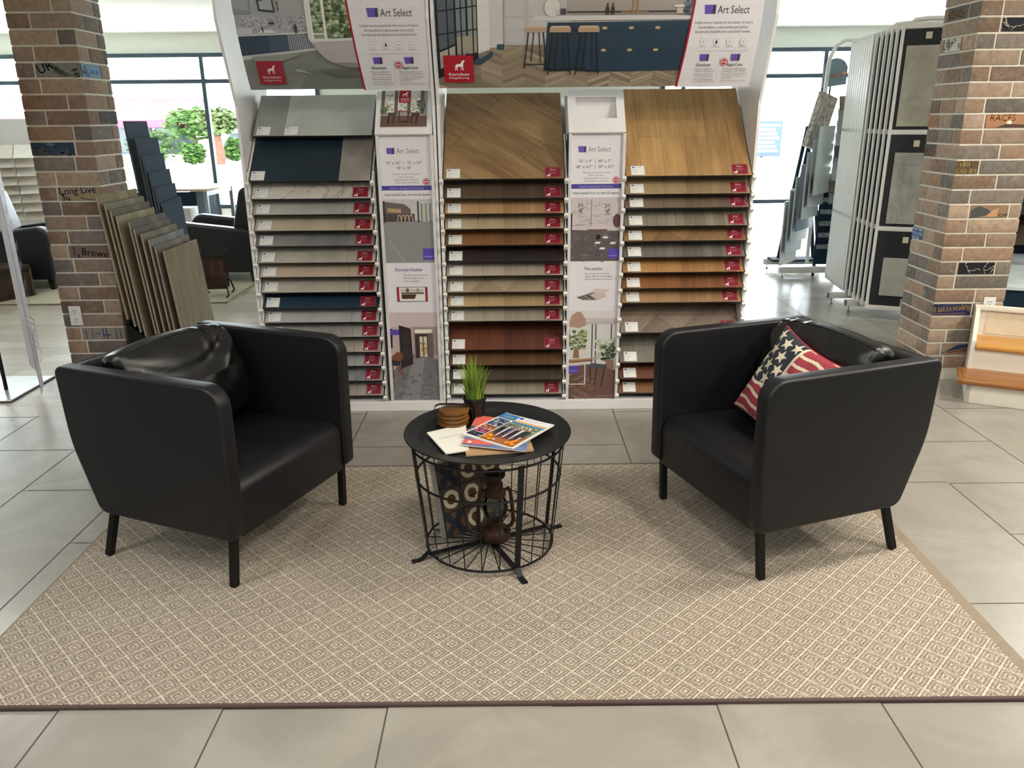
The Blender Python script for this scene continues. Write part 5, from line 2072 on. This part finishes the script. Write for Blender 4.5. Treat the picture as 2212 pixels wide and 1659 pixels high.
dd_ = Vector((-.15, .99, 0)).normalized()
dn_ = Vector((dd_.y, -dd_.x, 0))
stepped_stand('board_stand', 'black stand under the tall dark navy boards behind the plank samples', (-2.17, 5.29, 0.0), math.atan2(dn_.y, dn_.x), .30, .47, .36, .18)
for i, (x, z) in enumerate(((-2.42, 1.557), (-2.362, 1.451), (-2.338, 1.346), (-2.309, 1.24), (-2.285, 1.143), (-2.257, 1.048))):
    b = MB().box((.25, -.6 + .045 * i, -.006), (.50, 1.2 - .09 * i, .012))
    for k, f in enumerate(b.f):
        if min(b.v[j].z for j in f) < -.001:
            b.mi[k] = 1
    o = b.build('navy_sample_board', [NAVY, plain('grey_board_edge2', '#5d666e', .7, 0, .1)])
    ay = (Vector((0, 0, 1)) * math.cos(.06) - dn_ * math.sin(.06))
    az = dd_.cross(ay)
    o.matrix_world = Matrix(((dd_.x, ay.x, az.x, x), (dd_.y, ay.y, az.y, 5.28), (dd_.z, ay.z, az.z, z), (0, 0, 0, 1)))
    tag(o, '%s dark navy board in the row behind the plank samples' % ('tallest', 'second tallest', 'third tallest', 'third shortest', 'second shortest', 'shortest')[i], 'flooring sample', 'dark navy boards behind the planks')

# ------------------------------------------------------------------ lounge corner at the back
BRUG = plain('cream_back_rug', '#b9b39c', .95, 0, .1, .12, 60)
rg = thing('area_rug', 'cream rug under the club chairs at the back', 'rug', (-4.2, 8.3, .0008))
MB().box((0, 0, .005), (3.28, 2.56, .010), bev=.003).build('woven_field', BRUG, rg)
b = MB()
for c, s in (((0, -1.28, .005), (3.30, .02, .0106)), ((0, 1.28, .005), (3.30, .02, .0106)), ((1.645, 0, .005), (.02, 2.58, .0106)), ((-1.645, 0, .005), (.02, 2.58, .0106))):
    b.box(c, s, bev=.002)
b.build('binding', plain('dark_cream_binding', '#7d765f', .9), rg)
DLEA = leather('dark_club_leather', '#17191c', .36, .5)


def club(label, loc, rotz):
    t = thing('club_chair', label, 'armchair', loc, rotz, 'black club chairs at the back')
    side = rounded_poly([(.44, .10), (.45, .62), (-.40, .52), (-.44, .10)], [.05, .12, .06, .05], 8)
    for s in (-1, 1):
        MB().prism(side, s * .27, s * .41, bev=.03, seg=4).build('arm', DLEA, t, sharp=60)
    MB().prism(rounded_poly([(-.16, .40), (-.30, .96), (-.46, .88), (-.45, .10), (-.2, .10)], [.04, .08, .10, .04, .04], 8), -.30, .30, bev=.03, seg=4).build('backrest', DLEA, t, sharp=60)
    MB().box((0, .10, .34), (.54, .62, .20), bev=.05, seg=3).build('seat_cushion', DLEA, t, sharp=60)
    MB().box((0, 0, .17), (.60, .80, .14), bev=.01).build('seat_base', DLEA, t)
    for sx in (-1, 1):
        for y in (-.37, .37):
            MB().tube([(sx * .34, y, 0.0), (sx * .34, y, .12)], [.026, .045], 4, smooth=False).build('leg', plain('black_wood_leg', '#121212', .4), t)
    return t


club('black club chair with a high curved back, in front of the desk', (-2.96, 8.32, .0108), PI / 2)
club('black club chair behind the brown trunk', (-4.83, 8.02, .0108), -PI / 2)
u_ = Vector((-.49, -.87, 0)).normalized()
tr = thing('trunk', 'worn dark brown trunk on the cream rug', 'trunk', (-4.48 + u_.x * .4 - .87 * .15, 7.385 + u_.y * .4 + .49 * .15, .0112), math.atan2(u_.y, u_.x))
TRM = plain('worn_brown_trunk', '#3a2c24', .7, 0, .3, .25, 18)
MB().box((0, 0, .12), (.8, .30, .24), bev=.008).build('body', TRM, tr)
MB().box((0, 0, .268), (.81, .31, .056), bev=.01).build('lid', TRM, tr)
b = MB()
for sx in (-1, 1):
    for sy in (-1, 1):
        b.box((sx * .397, sy * .147, .13), (.02, .02, .25), bev=.002)
b.build('corner_trim', plain('tarnished_corner', '#5a4a38', .5, .4), tr)
for i in range(4):
    a_ = .3 + .25 * i
    o = MB().box((0, 0, .004), (.20, .26, .008), bev=.001).build('magazine', plain('white_pages', '#dcd8d2', .6), None, (tr.location.x - .06 * i * .5 - .02, tr.location.y - .11 + .02 * i, .0108 + .297 + .0085 * i), (0, 0, a_))
    tag(o, ('lowest', 'second lowest', 'second highest', 'uppermost')[i] + ' magazine of the fanned pile on the brown trunk', 'magazine', 'magazines on the trunk')
mr = thing('magazine_rack', 'black iron rack with a brown leather sling by the club chair', 'magazine rack', (-2.72, 7.28, .0108), math.radians(8))
for s in (-1, 1):
    pts = [(s * .10, -.13, 0.008), (s * .125, -.13, .03), (s * .11, -.10, .12), (s * .06, 0, .22), (s * .085, .0, .33), (s * .115, 0, .37), (s * .12, 0, .42), (s * .095, 0, .43)]
    MB().tube(pts, .008, 7).build('side_scroll', BLACK_METAL, mr)
    MB().tube([(s * .10, .13, 0.008), (s * .125, .13, .03), (s * .11, .10, .12), (s * .06, 0, .22)], .008, 7).build('leg', BLACK_METAL, mr)
b = MB()
for y in (-.09, .09):
    b.tube([(-.13, y, .35), (.13, y, .35)], .006, 7)
b.build('rail', BLACK_METAL, mr)
b = MB().strap([(0, -.09, .352), (0, -.10, .20), (0, -.06, .08), (0, .06, .08), (0, .10, .20), (0, .09, .352)], .20, .006, (1, 0, 0))
b.build('leather_sling', plain('brown_sling', '#3b231c', .5, 0, .4, .2), mr)
b = MB()
for x in (-.075, 0, .075):
    b.strap([(x, -.094, .355), (x, -.105, .20)], .018, .004, (1, 0, 0))
b.build('strap', plain('red_brown_strap', '#55291f', .5), mr)

DWOOD = woodish('desk_top_wood', '#b79b7e', '#d9c4aa', 'x', 0, .35, .8)
dk = thing('desk', 'desk with a pale wood top and dark front in front of the bright window', 'desk', (-4.58, 10.72, 0), math.radians(-2))
MB().box((0, 0, .735), (1.62, .94, .03), bev=.004).build('desk_top', DWOOD, dk)
MB().box((-.06, -.42, .36), (1.40, .02, .70)).build('front_panel', NAVY, dk)
MB().box((.55, 0, .36), (.02, .8, .70)).build('side_panel', NAVY, dk)
for x in (-.77, .77):
    for y in (-.43, .43):
        MB().box((x, y, .36), (.045, .045, .72)).build('leg', plain('light_grey_steel', '#8e9ba6', .4, .3), dk)
b = MB()
b.box((.77, 0, .69), (.03, .82, .06))
b.build('side_rail', plain('light_grey_steel', '#8e9ba6', .4, .3), dk)
o = MB().box((0, 0, .29), (.27, .25, .58), bev=.004).build('storage_box', plain('pale_grey_box', '#c7c9c8', .6), None, (-3.92, 9.72, .0))
tag(o, 'pale grey box standing against the dark desk front', 'box')

# far-off sample tower and screen behind the pillar with the outlet
tw = thing('sample_tower', 'white waterfall rack of pale samples at the far window', 'display stand', (-5.98, 9.98, 0), math.radians(20))
MB().box((0, .18, .8), (.70, .04, 1.6)).build('upright_panel', WHITE, tw)
MB().box((0, .0, .05), (.74, .44, .1), bev=.004).build('base_plinth', WHITE, tw)
twc = ['#e6e0d6', '#dcd2c6', '#ebe7e0', '#d3c7ba', '#e2dace', '#d9cdbf', '#ece8e1', '#dfd5c8']
for i in range(8):
    for j in (0, 1):
        o = MB().box((0, .12, -.004), (.33, .24, .008)).build('sample_board', plain('tower_board_%d' % i, twc[(i + j * 3) % 8], .5), None)
        o.matrix_world = Matrix.Translation((-5.98, 9.98, 0)) @ Matrix.Rotation(math.radians(20), 4, 'Z') @ Matrix.Translation((-.17 + .34 * j, -.05, .42 + .105 * i)) @ Matrix.Rotation(math.radians(38), 4, 'X')
        tag(o, 'pale sample board, %s up the %s column of the far white rack' % (('lowest', 'second', 'third', 'fourth', 'fifth', 'sixth', 'seventh', 'topmost')[i], 'outer' if j == 0 else 'inner'), 'flooring sample', 'pale boards on the far white rack')

# ------------------------------------------------------------------ poster stand at the edge of the frame
ps = thing('poster_stand', 'tall white paper poster on a black pole stand in front of the pale planks', 'poster stand', (-3.08, 4.60, 0.002))
MB().box((-.15, .03, .006), (.60, .48, .010), bev=.003).build('base_plate', plain('pale_steel_plate', '#c9cccd', .25, .5), ps)
MB().box((-.15, .03, .0005), (.606, .486, .003)).build('plate_rim', BLACK_METAL, ps)
MB().tube([(0, 0, .01), (0, 0, 1.9)], .011, 10).build('pole', BLACK_METAL, ps)
ux = Vector((-.39, .569, 0)).normalized()
pn = Vector((ux.y, -ux.x, 0))
po = Vector((-2.644, 4.235, .1)) - ps.location


def pst(u, v, h=0.0):
    bow = .035 * math.sin(PI * u)
    return po + ux * (u * .69) + Vector((0, 0, v)) + pn * (bow + h)


b = MB()
b.grid(lambda u, v: pst(u, v * 1.75), 14, 4)
b.grid(lambda u, v: pst(u, v * 1.75, -.0015), 14, 4, flip=True)
pp = b.build('poster', plain('poster_paper', '#dedbe6', .6), ps, sharp=80)
a = Art(pst, None, .0003)
put_ = a._put


def pcl(poly, col):
    for k in range(14):
        q = clip([(y, x) for x, y in poly], k / 14, (k + 1) / 14)
        if q:
            put_([(x, y) for y, x in q], col)


a._put = pcl
a.rect(.0, 1.33, 1, 1.75, '#d99a45')
rr = random.Random(2)
for i in range(8):
    v = 1.20 - .105 * i
    for k in range(3 + i % 2):
        a.line((.12 + .13 * k, v), (.20 + .13 * k, v + .05), .012, '#8a8494')
        a.line((.20 + .13 * k, v + .05), (.225 + .13 * k, v), .012, '#8a8494')
for i in range(6):
    a.rect(.1, .34 - .035 * i, .8 - .06 * (i % 3), .352 - .035 * i, '#b9a9b4')
a.build('printed_text', PRINT, pp)

# ------------------------------------------------------------------ wing rack of tile panels by the tan pillar
STL = [stoneish('tile_grey_beige', '#9d998b', '#b3b0a2', 6), stoneish('tile_grey_marble', '#989a92', '#b4b6ae', 4, '#7d8078'), stoneish('tile_pale_linen', '#a5a79c', '#b5b7ac', 14)]
BLK = plain('black_backing', '#171c24', .6)
CRM = plain('cream_sticker', '#d2cdb4', .6)
wr = thing('wing_rack', 'white wing rack with hinged tile panels behind the tan brick pillar', 'display rack', (2.86, 6.2, 0))
SEC = ((1.45, 2.145), (.745, 1.41), (.12, .705))


def wing(loc, ang, thick, detail, name='wing_panel'):
    p = MB()
    L = .60
    p.tube([(0, 0, .10), (0, 0, 2.16)], thick / 2, 8) if detail else p.box((.012, 0, 1.13), (.024, thick, 2.06), bev=.006)
    for z in (.11, .725, 1.43, 2.15):
        p.box((L / 2, 0, z), (L, thick * .8, .035), bev=.004)
    p.box((L, 0, 1.13), (.03, thick, 2.06))
    o = p.build(name, WHITE_METAL, wr, loc, (0, 0, ang))
    MB().box((L / 2, .004, 1.13), (L - .03, .006, 2.0)).build('backing', BLK, o)
    return o


for i in range(6):
    y = -.02 + .115 * i
    o = wing((-.04 + .013 * i, y, 0), math.radians(-23 + 2.5 * i), .024, True)
    if i == 0:
        for j, (z0, z1) in enumerate(SEC):
            top = z1 - .125 if j < 2 else z1 - .20
            bot = z0 + .02 if j < 2 else z0 + .09
            MB().box((.31 + .01 * j, -.006, (top + bot) / 2), (.55 - .02 * j, .010, top - bot)).build('tile', STL[j], o)
            if j < 2:
                g_ = MB().box((.31 + .01 * j, -.0115, top - .085), (.55 - .02 * j, .001, .002)).build('tile_joint', plain('joint', '#77776c', .7), o)
            MB().box((.17 + .02 * j, -.004, z1 - .06), (.04, .006, .045)).build('sticker', CRM, o)
        MB().prism([(0, 0), (.12, 0), (.12, .12), (.09, .03)], -.008, -.004, M=Matrix.Translation((.24, 0, .52)), axis='y').build('tile_offcut', STL[1], o)
        for k in range(2):
            MB().box((.27 + .075 * k, -.004, .155), (.07, .008, .07)).build('small_tile', STL[2], o)
for i in range(10):
    wing((.045 + .0075 * i, .69 + .062 * i, 0), math.radians(-8 + .8 * i), .054, False)
b = MB()
for y0, x0 in ((.28, -.08), (.58, -.11)):
    b.box((x0 + .45, y0, .075), (.9, .05, .05), bev=.004)
b.build('base_foot', WHITE_METAL, wr)
b = MB()
for y0, x0 in ((.28, -.08), (.58, -.11)):
    b.box((x0 - .001, y0, .075), (.004, .046, .046))
b.build('foot_cap', plain('dark_end_cap', '#5b5450', .5), wr)
b = MB()
for y0, x0 in ((.28, -.05), (.58, -.08)):
    b.lathe([(0, 0), (.016, 0), (.016, .004), (.005, .012), (.005, .05), (0, .05)], 12, 0, Matrix.Translation((x0, y0, .001)))
b.build('levelling_foot', plain('chrome_foot', '#a9adb0', .2, .9), wr)
b = MB()
for dy in (.15, .45):
    b.tube([(.05, dy, 2.10), (.06, dy, 2.16), (.12, dy, 2.21), (.22, dy, 2.22), (.75, dy, 2.22)], .016, 8)
b.box((.72, .5, 1.13), (.04, 1.4, 2.06))
b.build('rack_frame', WHITE_METAL, wr)

# ------------------------------------------------------------------ A-frame tile rack further back
ra = thing('tile_rack', 'white tube rack with stepped tile boards and an arched sign by the window', 'display rack', (2.72, 8.0, 0))
for y in (0, .5):
    MB().box((.30, y, .075), (.62, .06, .06), bev=.004).build('base_beam', WHITE_METAL, ra)
b = MB()
for x in (.03, .55):
    for y in (0, .5):
        b.lathe([(0, 0), (.016, 0), (.016, .004), (.005, .012), (.005, .05), (0, .05)], 10, 0, Matrix.Translation((x, y, .001)))
b.build('levelling_foot', plain('chrome_foot', '#a9adb0', .2, .9), ra)
MB().tube([(.35, .22, .10), (.35, .22, 1.9), (.36, .22, 2.07), (.405, .22, 2.18), (.485, .22, 2.23), (.90, .22, 2.24)], .018, 10).build('arch_tube', WHITE_METAL, ra)
b = MB()
for y in (.31, .46):
    b.strap([(.13, y, .12), (.30, y, 1.45)], .03, .03, (0, 1, 0))
    b.strap([(.50, y, .12), (.30, y, 1.45)], .03, .03, (0, 1, 0))
b.box((.305, .40, .115), (.56, .20, .02))
b.tube([(.44, .345, 1.4), (.44, .345, 1.83)], .008, 6)
b.build('a_frame', NAVY, ra)
arch = [(.35, 1.81), (.58, 1.84), (.58, 2.01)] + [(.465 + .11 * math.cos(math.radians(q)), 1.99 + .09 * math.sin(math.radians(q))) for q in range(10, 175, 15)] + [(.35, 1.98)]
sgn = MB().prism(arch, .315, .33, axis='y').build('arched_sign', plain('slate_sign', '#6f8592', .5), ra)
a = Art(planefn((.355, .3145, 1.81), (1, 0, 0), (0, 0, 1), (0, -1, 0)), None, .0004)
for k in range(10):
    q0, q1 = math.radians(100 + 12 * k), math.radians(112 + 12 * k)
    a.line((.07 + .055 * math.cos(q0), .11 + .07 * math.sin(q0)), (.07 + .055 * math.cos(q1), .11 + .07 * math.sin(q1)), .009, '#dd9566')
a.text('Emser', .065, .095, .05, '#dd9566', 'l', .2, .12, .12, .003)
a.disc(.195, .135, .017, '#dd9566')
a.line((.10, .15), (.15, .2), .004, '#b99a86')
a.build('sign_lettering', PRINT, sgn)
vd = Vector((.62, .785, 0)).normalized()
vn = Vector((-vd.y, vd.x, 0))
BC = ['#b0bab7', '#9faaab', '#c3cbcb', '#63788a', '#c0c8ca', '#a9b6bd', '#cbccc8']
for i in range(7):
    o = MB().box((.22, .31, 0), (.44, .62, .012)).build('tile_board', [plain('pale_tile_%d' % i, BC[i], .35)])
    ay = (Vector((0, 0, 1)) * math.cos(.0) - vn * math.sin(.0))
    az = vd.cross(ay)
    p = Vector((2.84, 7.64, .84 - .115 * i)) + vn * (.042 * i)
    o.matrix_world = Matrix(((vd.x, ay.x, az.x, p.x), (vd.y, ay.y, az.y, p.y), (vd.z, ay.z, az.z, p.z), (0, 0, 0, 1)))
    tag(o, '%s pale tile board cascading on the window side of the arched rack' % ('topmost', 'second highest', 'third highest', 'middle', 'third lowest', 'second lowest', 'lowest')[i], 'tile sample', 'tile boards on the arched rack')
o = MB().box((.13, .25, 0), (.26, .50, .05)).build('mosaic_slab', [stoneish('brown_white_mosaic', '#8a776b', '#d0cbc2', 30, None, .4)])
vd2 = Vector((.80, .60, 0))
ay = Vector((.24, 0.05, .97)).normalized()
az = vd2.cross(ay).normalized()
vd2 = ay.cross(az)
o.matrix_world = Matrix(((vd2.x, ay.x, az.x, 2.79), (vd2.y, ay.y, az.y, 7.86), (vd2.z, ay.z, az.z, 1.28), (0, 0, 0, 1)))
tag(o, 'brown and white mosaic panel leaning at the top of the arched rack', 'tile sample')
TCOL = ['#8a7a66', '#aab4b4', '#a7aeb0', '#b9c0bf', '#5b636b', '#b9c2c2', '#c4c8c2', '#82756c', '#a9b3b4']
for i in range(9):
    o = MB().box((.09, .07, 0), (.20, .14, .012)).build('tile_sample', [plain('small_tile_%d' % i, TCOL[i], .4)])
    z = 1.60 - .108 * i
    o.matrix_world = Matrix.Translation((3.145 - .004 * i, 7.985 - .010 * i, z)) @ Matrix.Rotation(math.radians(-12), 4, 'Z') @ Matrix.Rotation(math.radians(62), 4, 'X')
    tag(o, 'small tile sample, %s down the inner column of the arched rack' % ('first', 'second', 'third', 'fourth', 'fifth', 'sixth', 'seventh', 'eighth', 'last')[i], 'tile sample', 'small tiles on the arched rack')
wm = thing('mosaic_rack', 'dark rack striped with mosaic strips under the small tile samples', 'display rack', (3.10, 8.02, 0.0))
MB().box((.09, .03, .56), (.24, .02, .88)).build('backboard', NAVY, wm)
b = MB()
for k in range(7):
    b.box((.09, .012, .30 + .115 * k), (.22, .02, .045))
b.build('mosaic_strip', stoneish('grey_mosaic', '#4d565f', '#a9b0b4', 60, None, .4), wm)
b = MB()
for x in (-.02, .20):
    b.box((x, .03, .06), (.02, .02, .12))
b.build('leg', NAVY, wm)

# ------------------------------------------------------------------ stair sample and the dark display beyond the tan pillar
st = thing('stair_sample', 'white boxed stair sample with two oak treads in front of the tan pillar', 'stair sample', (2.567, 4.25, 0.0005), math.radians(-27))
WPAINT = plain('white_painted_mdf', '#e2ddd2', .45, 0, .4, .03)
WL = .80
MB().box((WL / 2, .006, .055), (WL, .012, .11)).build('lower_riser', WPAINT, st)
MB().prism([(.0, 0), (.44, 0), (.44, .475), (.30, .475), (.20, .31), (.20, .11), (0, .11)], -.0, .022).build('side_cheek', WPAINT, st)
MB().box((WL / 2, .215, .20), (WL - .04, .012, .13)).build('upper_riser', WPAINT, st)
MB().box((WL / 2, .435, .30), (WL - .02, .012, .34)).build('back_panel', WPAINT, st)
MB().box((WL / 2, .42, .465), (WL - .0, .03, .03), bev=.004).build('top_rail', WPAINT, st)
OAK1 = woodish('stair_oak_brown', '#7a4a22', '#a06a34', 'x', 0, .25, .9)
OAK2 = woodish('stair_oak_golden', '#a9742c', '#cf9a4a', 'x', 0, .25, .8)
b = MB()
b.prism(rounded_poly([(-.035, .112), (.215, .112), (.215, .145), (-.035, .145)], [.008, .0, .0, .016], 5), -.03, .58)
b.box((-.040, .095, .1285), (.022, .27, .033), bev=.008)
o = b.build('lower_tread', OAK1, st)
tag(o, 'brown oak tread')
o = MB().prism(rounded_poly([(.185, .262), (.43, .262), (.43, .297), (.185, .297)], [.014, 0, 0, .016], 5), .024, .56).build('upper_tread', OAK2, st)
tag(o, 'golden oak tread')
b = MB().box((.30, .426, .375), (.46, .004, .13))
b.build('paint_patch', plain('cream_patch', '#d8cdb8', .6), st)
b = MB().box((.69, .10, .128), (.2, .2, .03))
b.build('tread_blank', WPAINT, st)

fd = thing('sample_display', 'dark navy display case with framed samples beyond the tan pillar', 'display stand', (3.62, 5.55, 0), math.radians(-20))
MB().box((0, 0, .21), (.62, .6, .42)).build('cabinet', NAVY, fd)
MB().prism([(-.32, .42), (.32, .42), (.32, .60), (-.32, .44)], -.315, .315).build('sloped_top', plain('pale_blue_white', '#cfdade', .4), fd)
b = MB()
b.box((0, .27, .9), (.62, .03, .9))
b.build('back_panel', NAVY, fd)
for k in range(3):
    o = MB().box((0, 0, 0), (.58, .42, .014)).build('framed_sample', [plain('dark_sample_%d' % k, ('#3a2d20', '#20252c', '#4a3a26')[k], .3)])
    o.matrix_world = Matrix.Translation((3.62, 5.55, 0)) @ Matrix.Rotation(math.radians(-20), 4, 'Z') @ Matrix.Translation((0, .03, .86 + .2 * k)) @ Matrix.Rotation(math.radians(50), 4, 'X')
    tag(o, '%s dark framed sample leaning on the navy case beyond the tan pillar' % ('lowest', 'middle', 'highest')[k], 'flooring sample', 'framed samples on the navy case')
